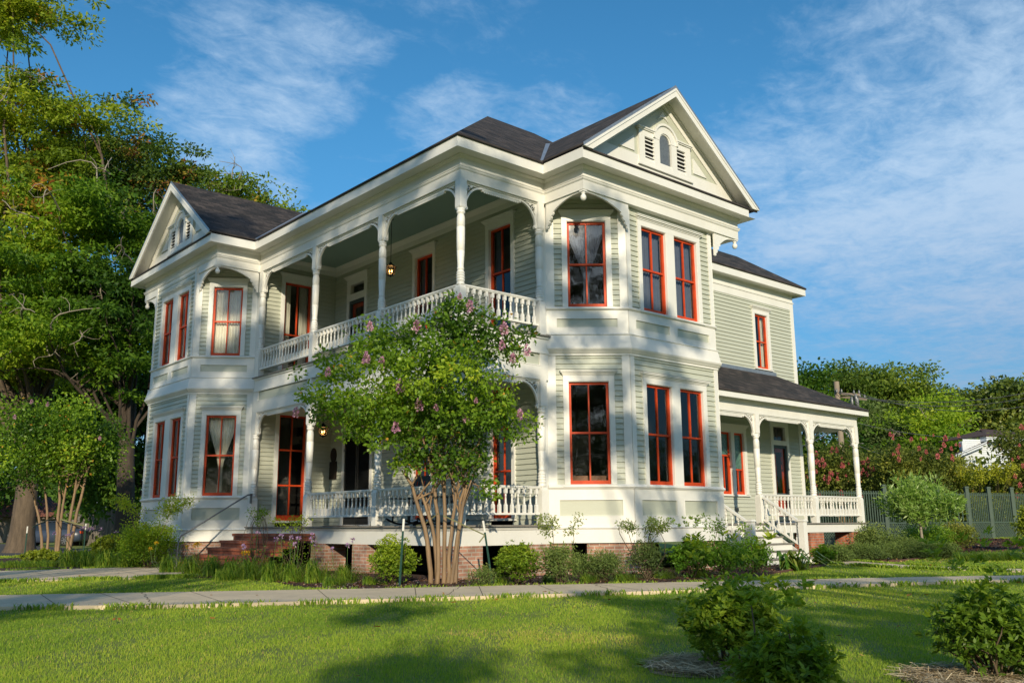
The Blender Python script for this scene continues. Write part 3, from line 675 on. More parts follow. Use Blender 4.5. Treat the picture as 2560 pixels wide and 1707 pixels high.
for x, y in ((c_-.07, 2.409+.07), (c_-.07, 8.072-.07), (-9.368-.07, -cl_+.07), (-14.98+.07, -cl_+.07)):
    p = MB(); p.box(x-.06, x+.06, y-.06, y+.06, 7.10, 7.14)
    p.lathe((x, y), [(.012, -.20), (.04, -.19), (.06, -.16), (.068, -.125), (.06, -.09), (.035, -.06), (.03, -.05), (.05, -.035), (.05, -.02), (.03, 0), (.03, .03)], 14, z=7.10); p.build('pendant_ball', M['white2'], H)

# ---------------- roofs
sl_ = .745; ZE = 7.90
def rplane(mb, pts):
    """roof quad with UV in metres: u along the eave, v up the slope"""
    P = [Vector(p) for p in pts]; nrm = (P[1]-P[0]).cross(P[2]-P[0]).normalized()
    if nrm.z < 0: P = P[::-1]; nrm = -nrm
    hz = Vector((nrm.x, nrm.y, 0)); u = Vector((-hz.y, hz.x, 0)).normalized(); v = nrm.cross(u)
    if v.z < 0: v = -v
    uv = [((p.dot(u)), p.dot(v)) for p in P]; mb.poly(P, uv)
    mb.poly([p-Vector((0, 0, .055)) for p in P][::-1], uv[::-1])
    for i in range(len(P)):
        a, b = P[i], P[(i+1) % len(P)]; mb.poly([a-Vector((0, 0, .055)), b-Vector((0, 0, .055)), b, a], [(0, 0), (.1, 0), (.1, .02), (0, .02)])
def Hf(d): return ZE+.03+sl_*d
ex, ey = e_+.03, -e_-.03; tk = 4.60; xl = -15.0+.6
mr_ = MB(); X1, Y1 = ex-tk, ey+tk; zt = Hf(tk); XW = ex-2*tk; YR2 = 6.0; YE = 8.40
rplane(mr_, [(X1, Y1, zt), (ex, ey, Hf(0)), (XW, ey, Hf(0))])
rplane(mr_, [(X1, Y1, zt), (X1, YR2, zt), (ex, YE, Hf(0)), (ex, ey, Hf(0))])
rplane(mr_, [(XW, ey, Hf(0)), (XW, 11.4, Hf(0)), (X1, YR2, zt), (X1, Y1, zt)])
rplane(mr_, [(ex, YE, Hf(0)), (X1, YR2, zt), (XW, 11.4, Hf(0))])
mainroof = mr_.build('main_roof', M['roof'], H)
# rear wing roof (hipped)
wr = MB(); wx, wy = XR+e_+.03, YR+e_+.03; tw = 1.62; zw = Hf(tw)
rplane(wr, [(wx, 6, Hf(0)), (wx, wy, Hf(0)), (wx-tw, wy-tw, zw), (wx-tw, 6, zw)]); rplane(wr, [(wx, wy, Hf(0)), (-9, wy, Hf(0)), (-9+tw, wy-tw, zw), (wx-tw, wy-tw, zw)])
wr.poly([(wx-tw, 6, zw), (wx-tw, wy-tw, zw), (-9+tw, wy-tw, zw), (-9+tw, 6, zw)])
wr.build('wing_roof', M['roof'], H)
def gable(F, sc, hw, of, back=-4.6):
    """F: frame on the house line; of: fascia offset; sc: centre; hw: half width of the fascia"""
    ro = of+.06; hr = hw+.025; zr = Hf(hr); zf = Hf(0)+.03
    # roof planes, back into the main roof
    mb = MB()
    rplane(mb, [F(sc-hr, ro, zf), F(sc-hr, back, zf), F(sc, back, zr), F(sc, ro, zr)]); rplane(mb, [F(sc+hr, ro, zf), F(sc+hr, back, zf), F(sc, back, zr), F(sc, ro, zr)])
    g = mb.build('gable_roof', M['roof'], H)
    mb = MB()                                   # metal drip edge along the rakes
    for d in (-1, 1): mb.plate(F, [(sc+d*hr, zf-.07), (sc+d*(hr+.012), zf+.004), (sc, zr+.012), (sc, zr-.07)], ro, ro+.006)
    mb.plate(F, [(sc-.01, zr), (sc+.01, zr), (sc, zr+.02)], ro, ro+.004); mb.build('drip_edge', M['galv'], g)
    mb = MB(); r0, r1 = ro-.05, ro-.002
    for d in (-1, 1):                           # rake boards and soffits
        mb.plate(F, [(sc+d*hr, zf-.066), (sc, zr-.066), (sc, zr-.28), (sc+d*(hr-.285), zf-.066)], r0, r1)
        mb.plate(F, [(sc+d*hr, zf-.066), (sc, zr-.066), (sc, zr-.13), (sc+d*(hr-.085), zf-.066)], r1, r1+.018)
        a, b = (sc+d*(hr-.12), zf-.02), (sc, zr-.13)
        mb.poly([F(a[0], r0, a[1]), F(b[0], r0, b[1]), F(b[0], of-.42, b[1]), F(a[0], of-.42, a[1])])
    rk = mb.build('rake_boards', M['white'], H)
    # tympanum
    tp = of-.385; z0 = 8.02; mb = MB()
    def up(s, z): return z
    zi = zr-.10; hi = (zi-z0)/sl_
    mb.plate(F, [(sc-hi, z0), (sc+hi, z0), (sc, zi)], tp-.06, tp); mb.build('gable_panel', M['sage'], H)
    mb = MB(); zb = 8.43; bw = .27
    ha = (zi-zb)/sl_
    mb.plate(F, [(sc-hi, z0), (sc+hi, z0), (sc+ha, zb), (sc-ha, zb)], tp, tp+.03)
    for d in (-1, 1): mb.plate(F, [(sc+d*ha, zb), (sc, zi), (sc, zi-bw), (sc+d*(ha-bw/sl_), zb)], tp, tp+.03); mb.plate(F, [(sc+d*ha, zb), (sc, zi), (sc, zi-.07), (sc+d*(ha-.09), zb)], tp+.03, tp+.055)
    # window group: square louvres either side of an arched light
    b0, b1 = 8.245, 9.10
    for d in (-1, 1):
        a, b = sorted((sc+d*.42, sc+d*.76)); A, B = sorted((sc+d*.955, sc+d*.76)); C_, D_ = sorted((sc+d*.22, sc+d*.42))
        mb.fbox(F, A, B, tp, tp+.06, b0, b1); mb.fbox(F, C_, D_, tp, tp+.06, b0, 8.99); mb.fbox(F, a, b, tp, tp+.058, b0, 8.35); mb.fbox(F, a, b, tp, tp+.058, 8.95, b1)
        A, B = sorted((sc+d*.40, sc+d*1.0)); mb.fbox(F, A, B, tp, tp+.09, b1, b1+.03); mb.fbox(F, A, B, tp, tp+.115, b1+.03, b1+.06)
        tri = [(sc+d*1.10, 8.50), (sc+d*1.62, 8.50), (sc+d*1.10, 8.89)]; mb.plate(F, tri, tp, tp+.03)
    mb.fbox(F, sc-.22, sc+.22, tp, tp+.056, b0, 8.38); mb.fbox(F, sc-1.0, sc+1.0, tp, tp+.085, b0-.045, b0)
    n = 14; zc = 9.0
    for i in range(n):
        a0, a1 = PI*i/n, PI*(i+1)/n
        mb.plate(F, [(sc+.215*math.cos(a0), zc+.215*math.sin(a0)), (sc+.215*math.cos(a1), zc+.215*math.sin(a1)), (sc+.40*math.cos(a1), zc+.40*math.sin(a1)), (sc+.40*math.cos(a0), zc+.40*math.sin(a0))], tp, tp+.062)
        mb.plate(F, [(sc+.40*math.cos(a0), zc+.40*math.sin(a0)), (sc+.40*math.cos(a1), zc+.40*math.sin(a1)), (sc+.455*math.cos(a1), zc+.455*math.sin(a1)), (sc+.455*math.cos(a0), zc+.455*math.sin(a0))], tp, tp+.10)
        mb.plate(F, [(sc+.185*math.cos(a0), zc+.185*math.sin(a0)), (sc+.185*math.cos(a1), zc+.185*math.sin(a1)), (sc+.215*math.cos(a1), zc+.215*math.sin(a1)), (sc+.215*math.cos(a0), zc+.215*math.sin(a0))], tp, tp+.035)
    mb.plate(F, [(sc-.20, 9.56), (sc-.10, 9.63), (sc, 9.655), (sc+.10, 9.63), (sc+.20, 9.56), (sc, 9.80)], tp, tp+.03)
    mb.build('gable_trim', M['white'], H)
    gl = MB(); gl.plate(F, [(sc-.21, 8.38), (sc+.21, 8.38)]+[(sc+.21*math.cos(PI*i/n), zc+.21*math.sin(PI*i/n)) for i in range(n+1)], tp+.004, tp+.012); gl.build('arched_window', mat('attic_glass', (.14, .16, .18), .25, .3, 20), H)
    for d in (-1, 1):
        lv = MB(); a, b = sorted((sc+d*.42, sc+d*.76))
        for k in range(6):
            z = 8.35+k*.1; lv.plate(frame(F(a, 0, 0), F(b, 0, 0)), [(0, 0)], 0, 0) if False else None
            lv.poly([F(a, tp+.052, z+.015), F(b, tp+.052, z+.015), F(b, tp+.005, z+.062), F(a, tp+.005, z+.062)]); lv.poly([F(a, tp+.052, z), F(b, tp+.052, z), F(b, tp+.052, z+.016), F(a, tp+.052, z+.016)])
        lv.build('louvre_vent', M['white'], H)
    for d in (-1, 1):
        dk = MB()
        a, b = sorted((sc+d*.42, sc+d*.76)); dk.poly([F(a, tp+.003, 8.35), F(b, tp+.003, 8.35), F(b, tp+.003, 8.95), F(a, tp+.003, 8.95)]); dk.build('vent_shade_sheet', M['dark'], H)  # near-black sheet stands in for the shade behind the louvres
    # shingled ledge on the cornice below the gable
    lg = MB(); rplane(lg, [F(sc-hw, of+.02, 7.90), F(sc+hw, of+.02, 7.90), F(sc+hw-.2, tp, 8.06), F(sc-hw+.2, tp, 8.06)]); lg.build('gable_ledge', M['roof'], H)
FGR = frame((0, 0), (0, 9)); FGL = frame((-16, 0), (0, 0))
gable(FGR, 2.409+5.663/2, 5.663/2+e_, c_+e_); gable(FGL, 16-9.368-5.613/2, 5.613/2+e_, cl_+e_, -12)
for s0, d in (((ex, 2.409-e_, Hf(0)+.03), (-1, 1)), ((-9.368+e_, ey, Hf(0)+.03), (-1, 1))):
    L_ = 3.2; a = Vector(s0); b = a+Vector((d[0]*L_, d[1]*L_, sl_*L_)); vf = MB(); vf.bar(a, b, .20, .02); vf.build('valley_flashing', M['galv'], H)

# ---------------- side porch
XS, YS = -.536, 16.72; es = .26
t = MB(); t.box(XR+.02, XS+.05, 8.3, YS+.05, -.035, 0); t.build('side_porch_floor', M['deck'], H)
t = MB(); t.sweep([(XS, 8.3), (XS, YS), (XR-.3, YS)], [(-.05, -.275), (0, -.275), (0, -.037)]); t.build('side_porch_skirt', M['white'], H)
t = MB(); t.sweep([(XS, 8.3), (XS, YS), (XR-.3, YS)], [(.0, -.034), (.055, -.034), (.055, -.0), (0, .003)]); t.build('side_floor_edge', M['plank'], H)
SP = [(XS-.02, 8.2), (XS-.02, YS-.02), (XR-.3, YS-.02)]
t = MB(); t.sweep(SP, [(-.15, 3.04), (0, 3.04), (0, 3.28), (.02, 3.285), (.02, 3.40), (es-.02, 3.40), (es-.02, 3.37), (es+.02, 3.37), (es+.02, 3.54), (es-.02, 3.54)]); t.sweep(SP, [(-.15, 3.04), (-.15, 3.40)])
t.build('side_porch_beam', M['white'], H)
t = MB(); t.box(XR+.02, XS-.1, 8.3, YS-.1, 3.36, 3.39); t.build('side_porch_ceiling', M['ceil'], H)
t = MB(); q0 = (XS+es+.02, 8.0); sr = .57; zq = 3.57; wd = q0[0]-XR; yc_ = YS+es+.02
rplane(t, [(q0[0], 8.1, zq), (q0[0], yc_, zq), (XR+.015, yc_-wd, zq+sr*wd), (XR+.015, 8.1, zq+sr*wd)]); rplane(t, [(q0[0], yc_, zq), (-5, yc_, zq), (-5, yc_-wd, zq+sr*wd), (XR+.015, yc_-wd, zq+sr*wd)])
t.build('side_porch_roof', M['roof'], H)
t = MB(); t.fbox(FK, 0, yc_-wd-8.3, .02, .045, zq+sr*wd-.03, zq+sr*wd+.10); t.build('wall_flashing', M['galv'], H)
SY = [8.62, 11.09, 13.93, 16.60]
for y in SY: post(XS-.09, y, 0, 3.04, extra=.04)
post(XR+.06, YS-.12, 0, 3.04, extra=.04)
FSP = frame((XS-.09, 0), (XS-.09, 20)); arches(FSP, SY, 3.01, 0); FSE = frame((XS-.09, YS-.12), (XR+.06, YS-.12)); arches(FSE, [0, FSE.L], 3.01, 0)
railing(FSP, SY[1]+.088, SY[2]-.088, 0, 0, 15, True); railing(FSP, SY[2]+.088, SY[3]-.088, 0, 0, 14, True); railing(FSE, .088, FSE.L-.088, 0, 0, 9, False)

# ---------------- brick piers
def brickbox(mb, x0, x1, y0, y1, z0, z1, F=WORLD):
    for (a, b, fx) in (((x0, y0), (x1, y0), 0), ((x1, y0), (x1, y1), 0), ((x1, y1), (x0, y1), 0), ((x0, y1), (x0, y0), 0)):
        L = math.hypot(b[0]-a[0], b[1]-a[1]); u0 = a[0]+a[1]*1.3
        mb.poly([F(a[0], a[1], z0), F(b[0], b[1], z0), F(b[0], b[1], z1), F(a[0], a[1], z1)], [(u0, z0), (u0+L, z0), (u0+L, z1), (u0, z1)])
    mb.poly([F(x0, y0, z1), F(x1, y0, z1), F(x1, y1, z1), F(x0, y1, z1)], [(x0, y0), (x1, y0), (x1, y1), (x0, y1)])
def pier(x0, x1, y0, y1, z1=-.40, F=WORLD, m='brick'):
    mb = MB(); brickbox(mb, x0, x1, y0, y1, GZ-.1, z1, F); return mb.build('brick_pier', M[m], H)
pier(-.62, -.02, .02, .62); pier(-3.95, -3.35, .02, .6); pier(-5.85, -5.2, .02, .6); pier(-9.35, -8.75, .02, .6)
for y in (1.9,): pier(-.55, -.03, y, 2.55)
pier(.0, .48, -.45, -.02, -.37, FRch); pier(.80, 1.78, -.45, -.02, -.37, FRch); pier(.0, .50, -.5, -.02, -.37, FRfr); pier(2.2, 3.15, -.5, -.02, -.37, FRfr)
pier(.1, 1.75, -.5, -.02, -.38, FLch); pier(.1, .9, -.5, -.02, -.38, FLfr); pier(2.3, 3.2, -.5, -.02, -.38, FLfr)
pier(XS-.55, XS-.02, 13.45, 14.2, -.275, m='brick2'); pier(XS-.6, XS-.02, 15.85, YS-.02, -.275, m='brick2'); pier(XS-.55, XS-.02, 10.9, 11.4, -.275, m='brick2')
cs = MB(); cs.box(-13, -1.3, 1.4, 7.5, GZ-.1, -.42); cs.build('crawl_shade_block', M['dark'], H)  # near-black block stands in for the shade under the floor
# ================================================================== GROUND
def gridmesh(name, xs, ys, zf, m):
    X, Y = np.meshgrid(xs, ys); Z = np.array([[zf(a, b) for a in xs] for b in ys])
    v = np.stack([X.ravel(), Y.ravel(), Z.ravel()], 1); nx, ny = len(xs), len(ys)
    i = np.arange(nx-1)[None, :]+np.arange(ny-1)[:, None]*nx; i = i.ravel()
    f = np.stack([i, i+1, i+1+nx, i+nx], 1)
    return npmesh(name, v, f, m, smooth=True)
def npmesh(name, v, f, m, rnd=None, smooth=False, parent=None, mats=None, mi=None):
    me = bpy.data.meshes.new(name); k = f.shape[1]
    me.vertices.add(len(v)); me.vertices.foreach_set('co', np.ascontiguousarray(v, dtype=np.float32).ravel())
    me.loops.add(f.size); me.loops.foreach_set('vertex_index', np.ascontiguousarray(f, dtype=np.int32).ravel())
    me.polygons.add(len(f)); me.polygons.foreach_set('loop_start', np.arange(len(f), dtype=np.int32)*k)
    try: me.polygons.foreach_set('loop_total', np.full(len(f), k, dtype=np.int32))
    except Exception: pass
    if smooth: me.polygons.foreach_set('use_smooth', np.ones(len(f), dtype=bool))
    if rnd is not None:
        a = me.attributes.new('rnd', 'FLOAT', 'FACE'); a.data.foreach_set('value', np.ascontiguousarray(rnd, dtype=np.float32))
    for q in (mats or [m]): me.materials.append(q)
    if mi is not None: me.polygons.foreach_set('material_index', mi.astype(np.int32))
    me.update(calc_edges=True); me.validate()
    o = bpy.data.objects.new(name, me); COL.objects.link(o)
    if parent is not None: o.parent = parent; ALL_CH.setdefault(parent.name, []).append(o)
    return o
M['turf'] = mat('lawn_turf', (.20, .24, .035), .95, 0, 1.2, .6, 60, col2=(.13, .17, .026))
M['mulch'] = mat('pine_bark_mulch', (.085, .040, .024), .95, 0, 22, 1.0, 55, col2=(.022, .011, .008))
M['concrete'] = mat('path_concrete', (.72, .58, .40), .85, 0, 1.6, .3, 90, col2=(.54, .44, .31))
M['asphalt'] = mat('road_asphalt', (.075, .075, .078), .9, .3, 9, .4, 80)
xs = np.unique(np.concatenate([np.linspace(-400, -60, 20), np.linspace(-60, 60, 121), np.linspace(60, 400, 20)])); ys = np.unique(np.concatenate([np.linspace(-120, -30, 8), np.linspace(-30, 70, 101), np.linspace(70, 420, 22)]))
g = gridmesh('ground', xs, ys, ground, M['turf']); tag(g, kind='structure')
def smoothpath(pts, n=6):
    """Catmull-Rom through the points"""
    P = [Vector(p) for p in pts]; out = []
    for i in range(len(P)-1):
        a, b, c2, d = P[max(i-1, 0)], P[i], P[i+1], P[min(i+2, len(P)-1)]
        for k in range(n):
            t = k/n; out.append(.5*((2*b)+(c2-a)*t+(2*a-5*b+4*c2-d)*t*t+(3*b-a-3*c2+d)*t**3))
    out.append(P[-1]); return [(p.x, p.y) for p in out]
def strip(name, left, right, h, m, n=6, dz=0.0):
    L_, R_ = smoothpath(left, n), smoothpath(right, n); mb = MB()
    for i in range(len(L_)-1):
        a, b, c2, d = L_[i], L_[i+1], R_[i+1], R_[i]
        z = [ground(*p)+h for p in (a, b, c2, d)]
        mb.poly([(*a, z[0]), (*b, z[1]), (*c2, z[2]), (*d, z[3])]); 
        if h > .02:
            mb.poly([(*a, z[0]-h-.05), (*b, z[1]-h-.05), (*b, z[1]), (*a, z[0])]); mb.poly([(*d, z[3]-h-.05), (*c2, z[2]-h-.05), (*c2, z[2]), (*d, z[3])])
    o = mb.build(name, m); return tag(o, kind='structure'), L_, R_
PATH_N = [(-6.0, -19.5), (-1.9, -12.4), (.80, -8.0), (2.15, -6.2), (3.3, -3.85), (4.15, -2.0), (5.3, .55), (6.5, 3.5), (7.9, 6.4), (9.6, 9.2), (11.6, 11.8), (16, 16)]
PATH_F = [(-8.2, -18.8), (-4.0, -11.6), (-1.57, -7.55), (-.5, -5.8), (1.42, -2.7), (2.44, -.75), (3.45, .95), (4.55, 2.9), (5.75, 5.2), (7.5, 8.0), (9.8, 11.0), (14.8, 17.0)]
pm, PN, PF = strip('path', PATH_N, PATH_F, .055, M['concrete'])
SL_N = [(-9.0, -20), (-7.2, -11.5), (-5.95, -6.6), (-5.15, -4.4), (-4.9, -3.6), (-5.0, -2.6)]; SL_F = [(-15.5, -19), (-12.6, -11.5), (-10.95, -6.2), (-10.5, -3.9), (-10.45, -2.6), (-10.3, -1.7)]
pl2, QN, QF = strip('path_to_steps', SL_N, SL_F, .045, M['concrete'])
WN = [(.75, 11.25), (1.6, 10.7), (2.9, 9.9), (4.2, 9.55), (5.6, 9.45), (7.0, 9.75), (9.3, 11.2), (14, 15.6)]; WF = [(.75, 12.3), (1.7, 12.0), (2.9, 11.2), (4.2, 10.6), (5.6, 10.45), (6.8, 10.75), (9.0, 12.2), (13.5, 16.6)]
wk, XN, XF = strip('walkway', WN, WF, .04, M['concrete'])
# cracks and joints in the concrete
M['joint'] = mat('concrete_joint', (.10, .085, .065), .95, .3, 20)
def polyfill(name, pts, dz, m, kind='structure'):
    import bmesh
    bm = bmesh.new(); vs = [bm.verts.new((x, y, 0)) for x, y in pts]; bm.faces.new(vs)
    bmesh.ops.triangulate(bm, faces=bm.faces[:]); 
    for _ in range(2): bmesh.ops.subdivide_edges(bm, edges=[e for e in bm.edges if e.calc_length() > 1.2], cuts=1, use_grid_fill=False); bmesh.ops.triangulate(bm, faces=bm.faces[:])
    for v in bm.verts: v.co.z = ground(v.co.x, v.co.y)+dz
    bmesh.ops.recalc_face_normals(bm, faces=bm.faces[:])
    me = bpy.data.meshes.new(name); bm.to_mesh(me); bm.free(); me.materials.append(m)
    o = bpy.data.objects.new(name, me); COL.objects.link(o); return tag(o, kind=kind)
BED1 = smoothpath([(-9.0, -2.3), (-7.5, -3.3), (-5.57, -3.5), (-3.6, -2.75), (-2.4, -2.7), (-.9, -3.0), (.46, -2.95), (1.35, -2.55), (2.2, -1.2), (3.0, .25), (3.55, 1.6), (3.7, 2.9), (3.5, 4.3), (3.05, 6.3), (2.5, 8.3), (2.1, 9.6), (1.1, 10.6)], 5)+[(.6, 10.6), (.6, 8.2), (-.3, 8.2), (-.3, .6), (-9.0, .6)]
polyfill('garden_bed', BED1, .012, M['mulch'])
BED2 = smoothpath([(.75, 12.3), (1.7, 12.1), (2.2, 12.9), (2.0, 14.6), (1.75, 17.0), (1.9, 20.0), (1.7, 23.5), (.9, 27.5), (-.3, 29.5)], 5)+[(-9, 29.5), (-9, 17.5), (-.8, 17.5), (-.8, 12.0)]
polyfill('rear_bed', BED2, .012, M['mulch'])
BED3 = smoothpath([(-10.2, -1.9), (-10.9, -4.2), (-11.6, -6.0), (-14.0, -7.3), (-17.5, -7.0), (-20.5, -5.2), (-22.5, -2.5), (-22, 1.0)], 5)+[(-15.5, 1.0), (-9.5, .2)]
polyfill('left_bed', BED3, .012, M['mulch'])
def _ring(px, d):
    r = fw*FPX+rt*(px-1280)-up*(1312-853.5); q = CAM+r*(d/math.hypot(r.x, r.y)); return q.x, q.y
RINGS = ((*_ring(1770, 7.15), .52), (*_ring(1900, 5.5), .50), (*_ring(2420, 7.05), .56))
for (x, y, r) in RINGS:
    polyfill('straw_ring', [(x+r*(1+.12*math.sin(3*t)+.08*math.sin(7*t))*math.cos(t), y+r*(1+.12*math.sin(3*t))*math.sin(t)) for t in [2*PI*k/22 for k in range(22)]], .010, mat('dry_straw', (.38, .29, .17), .95, 0, 30, .8, 60, col2=(.10, .06, .03)))
road = [(-75, -14), (-30, -14), (-24, -3.5), (-27, 12), (-75, 12)]
polyfill('road', [(-90, -30), (-26, -30), (-24.5, -8), (-25.5, -2), (-30, 3), (-90, 6)], .006, M['asphalt'])
def inpoly(px, py, poly):
    c = np.zeros(px.shape, bool); n = len(poly)
    for i in range(n):
        x0, y0 = poly[i]; x1, y1 = poly[(i+1) % n]
        if y0 == y1: continue
        c ^= ((y0 > py) != (y1 > py)) & (px < (x1-x0)*(py-y0)/(y1-y0)+x0)
    return c
BLOCK = [PN+PF[::-1], QN+QF[::-1], XN+XF[::-1], BED1, BED2, BED3, [(-26, -30), (-24.5, -8), (-25.5, -2), (-30, 3), (-90, 6), (-90, -30)], [(-15, .2), (-9.5, -1.4), (-9, 0), (0.1, 0), (1.2, 4), (1.2, 7), (0, 8.3), (.9, 8.6), (.9, 11.2), (-.4, 11.2), (-.4, 17), (-15, 17)]]
def inpolys(x, y):
    c = np.zeros(x.shape, bool)
    for p in BLOCK: c |= inpoly(x, y, p)
    return c
def vground(x, y):
    s = lambda t: np.clip(t, 0, 1)**2*(3-2*np.clip(t, 0, 1)); return GZ+.42*s((y-15)/20.0)*s((x+14)/8.0)
def grass():
    R = np.random.default_rng(5); fx, fy = -math.sin(yaw), math.cos(yaw); rx, ry = math.cos(yaw), math.sin(yaw)
    V = []; Fc = []; C_ = []; off = 0
    for d0, d1, dens, h, w in ((1.2, 3.2, 4200, .026, .0028), (3.2, 5, 7000, .026, .0028), (5, 7.5, 5400, .025, .0036), (7.5, 11, 3200, .026, .0052), (11, 16, 1500, .028, .008), (16, 24, 600, .032, .013), (24, 40, 150, .038, .026)):
        hw = .70*d1+2.4; area = 2*hw*(d1-d0); n = int(area*dens)
        a = R.uniform(d0, d1, n); b = R.uniform(-1, 1, n)*(.70*a+2.4)
        x = CAM.x+fx*a+rx*b; y = CAM.y+fy*a+ry*b
        # clumping
        k = (np.sin(x*3.1+np.sin(y*2.3)*1.7)+np.sin(y*4.1+x*1.3)+np.sin(x*9+y*7))*.16+.75
        keep = ~inpolys(x, y) & (R.random(n) < k); x, y, kk = x[keep], y[keep], k[keep]; n = len(x)
        for cx_, cy_, cr in RINGS:
            q = (x-cx_)**2+(y-cy_)**2 > (cr*.85)**2; x, y, kk = x[q], y[q], kk[q]; n = len(x)
        ang = R.uniform(0, 2*PI, n); lean = R.uniform(.1, .95, n); la = R.uniform(0, 2*PI, n)
        hh = h*R.uniform(.5, 1.25, n)*(.65+.5*kk); ww = w*R.uniform(.7, 1.3, n); z = vground(x, y)
        bx, by = np.cos(ang)*ww/2, np.sin(ang)*ww/2; lx, ly = np.cos(la)*lean*hh*.8, np.sin(la)*lean*hh*.8
        v = np.empty((n, 5, 3)); v[:, 0] = np.stack([x-bx, y-by, z], 1); v[:, 1] = np.stack([x+bx, y+by, z], 1)
        v[:, 2] = np.stack([x+bx*.8+lx*.4, y+by*.8+ly*.4, z+hh*.62], 1); v[:, 3] = np.stack([x-bx*.8+lx*.4, y-by*.8+ly*.4, z+hh*.62], 1); v[:, 4] = np.stack([x+lx, y+ly, z+hh], 1)
        i = off+np.arange(n)*5; f = np.stack([np.stack([i, i+1, i+2], 1), np.stack([i, i+2, i+3], 1), np.stack([i+3, i+2, i+4], 1)], 1).reshape(-1, 3)
        patch = .5+.30*(np.sin(x*.9+1.3*np.sin(y*.7))+np.sin(y*1.15+.8*x)+.5*np.sin(x*3.3+y*2.1))*.6
        col = np.clip(patch*.62+R.uniform(0, .55, n)-.07, 0, .93); dry = np.sin(x*.55+2+np.sin(y*.8)*1.5)+np.sin(y*.6-x*.35) > 1.35; col[(R.random(n) < .025) | (dry & (R.random(n) < .22))] = 1.0
        V.append(v.reshape(-1, 3)); Fc.append(f); C_.append(np.repeat(col, 3)); off += n*5
    for L_ in (PN, PF, QN, QF, XN, XF):
        P_ = np.array(L_); n = 5200; k = R.integers(0, len(P_)-1, n); t = R.random(n)[:, None]; c = P_[k]*(1-t)+P_[k+1]*t; dd = P_[k+1]-P_[k]; nn_ = np.stack([-dd[:, 1], dd[:, 0]], 1); nn_ /= np.linalg.norm(nn_, axis=1, keepdims=True)+1e-9
        c = c+nn_*R.normal(size=(n, 1))*.028; x, y = c[:, 0], c[:, 1]; keep = ((x-CAM.x)**2+(y-CAM.y)**2 < 700) & (np.sin(x*5+y*3)+R.normal(size=n)*.6 > -.2); x, y = x[keep], y[keep]; n = len(x); z = vground(x, y)
        ang = R.uniform(0, 2*PI, n); la = R.uniform(0, 2*PI, n); hh = R.uniform(.05, .11, n); dist = np.sqrt((x-CAM.x)**2+(y-CAM.y)**2); ww = .0006*dist+.002; bx, by = np.cos(ang)*ww, np.sin(ang)*ww; lx, ly = np.cos(la)*hh*.5, np.sin(la)*hh*.5
        v = np.empty((n, 5, 3)); v[:, 0] = np.stack([x-bx, y-by, z], 1); v[:, 1] = np.stack([x+bx, y+by, z], 1); v[:, 2] = np.stack([x+bx+lx*.4, y+by+ly*.4, z+hh*.62], 1); v[:, 3] = np.stack([x-bx+lx*.4, y-by+ly*.4, z+hh*.62], 1); v[:, 4] = np.stack([x+lx, y+ly, z+hh], 1)
        i = off+np.arange(n)*5; V.append(v.reshape(-1, 3)); Fc.append(np.stack([np.stack([i, i+1, i+2], 1), np.stack([i, i+2, i+3], 1), np.stack([i+3, i+2, i+4], 1)], 1).reshape(-1, 3)); C_.append(np.repeat(R.uniform(.1, .8, n), 3)); off += n*5
    m = leafmat('grass_blades', [(0, (.115, .215, .034)), (.4, (.235, .365, .048)), (.75, (.40, .50, .06)), (.94, (.54, .55, .10)), (1.0, (.6, .46, .17))], .45, .6, .12)
    o = npmesh('grass', np.concatenate(V), np.concatenate(Fc), m, np.concatenate(C_)); return tag(o, 'short green lawn grass on both sides of the path', 'grass', kind='stuff')
grass()
# ================================================================== PLANTS
def leaves(c, d, L, Wd, rng, up_bias=.12, fold=.12):
    """c: (n,3) bases, d: (n,3) directions, L, Wd: lengths and widths; one 4-sided leaf each, returned as verts and quads"""
    n = len(c); nr = rng.normal(size=(n, 3)); nr[:, 2] += up_bias*2
    side = np.cross(d, nr); side /= np.linalg.norm(side, axis=1, keepdims=True)+1e-9
    nn = np.cross(side, d)
    v = np.empty((n, 4, 3)); L = np.asarray(L)[:, None]; Wd = np.asarray(Wd)[:, None]
    v[:, 0] = c; v[:, 1] = c+d*L*.5+side*Wd*.5+nn*Wd*fold; v[:, 2] = c+d*L; v[:, 3] = c+d*L*.5-side*Wd*.5+nn*Wd*fold
    return v.reshape(-1, 3)
def quads(n): return np.arange(n*4).reshape(-1, 4)
def unit(v): return v/(np.linalg.norm(v, axis=1, keepdims=True)+1e-9)
def sprays(centres, per, size, L, Wd, rng, flat=.6, droop=.25, base=None, spread=1.0, outward=.8, hub=None):
    """clusters of leaves round each centre"""
    n = len(centres)*per; ci = np.repeat(np.arange(len(centres)), per)
    r = rng.normal(size=(n, 3)); r /= np.linalg.norm(r, axis=1, keepdims=True)+1e-9; r *= (rng.random(n)**.55)[:, None]
    r[:, 2] *= flat; sz = size*rng.uniform(.6, 1.3, len(centres)); p = centres[ci]+r*sz[ci][:, None]
    d = r*outward/(np.linalg.norm(r, axis=1, keepdims=True)+1e-9)+rng.normal(size=(n, 3))*.55; d[:, 2] -= droop
    if hub is not None: d += unit(p-hub)*.5
    d = unit(d)
    l = L*rng.uniform(.6, 1.3, n); w = Wd*rng.uniform(.7, 1.25, n)
    return leaves(p, d, l, w, rng), ci
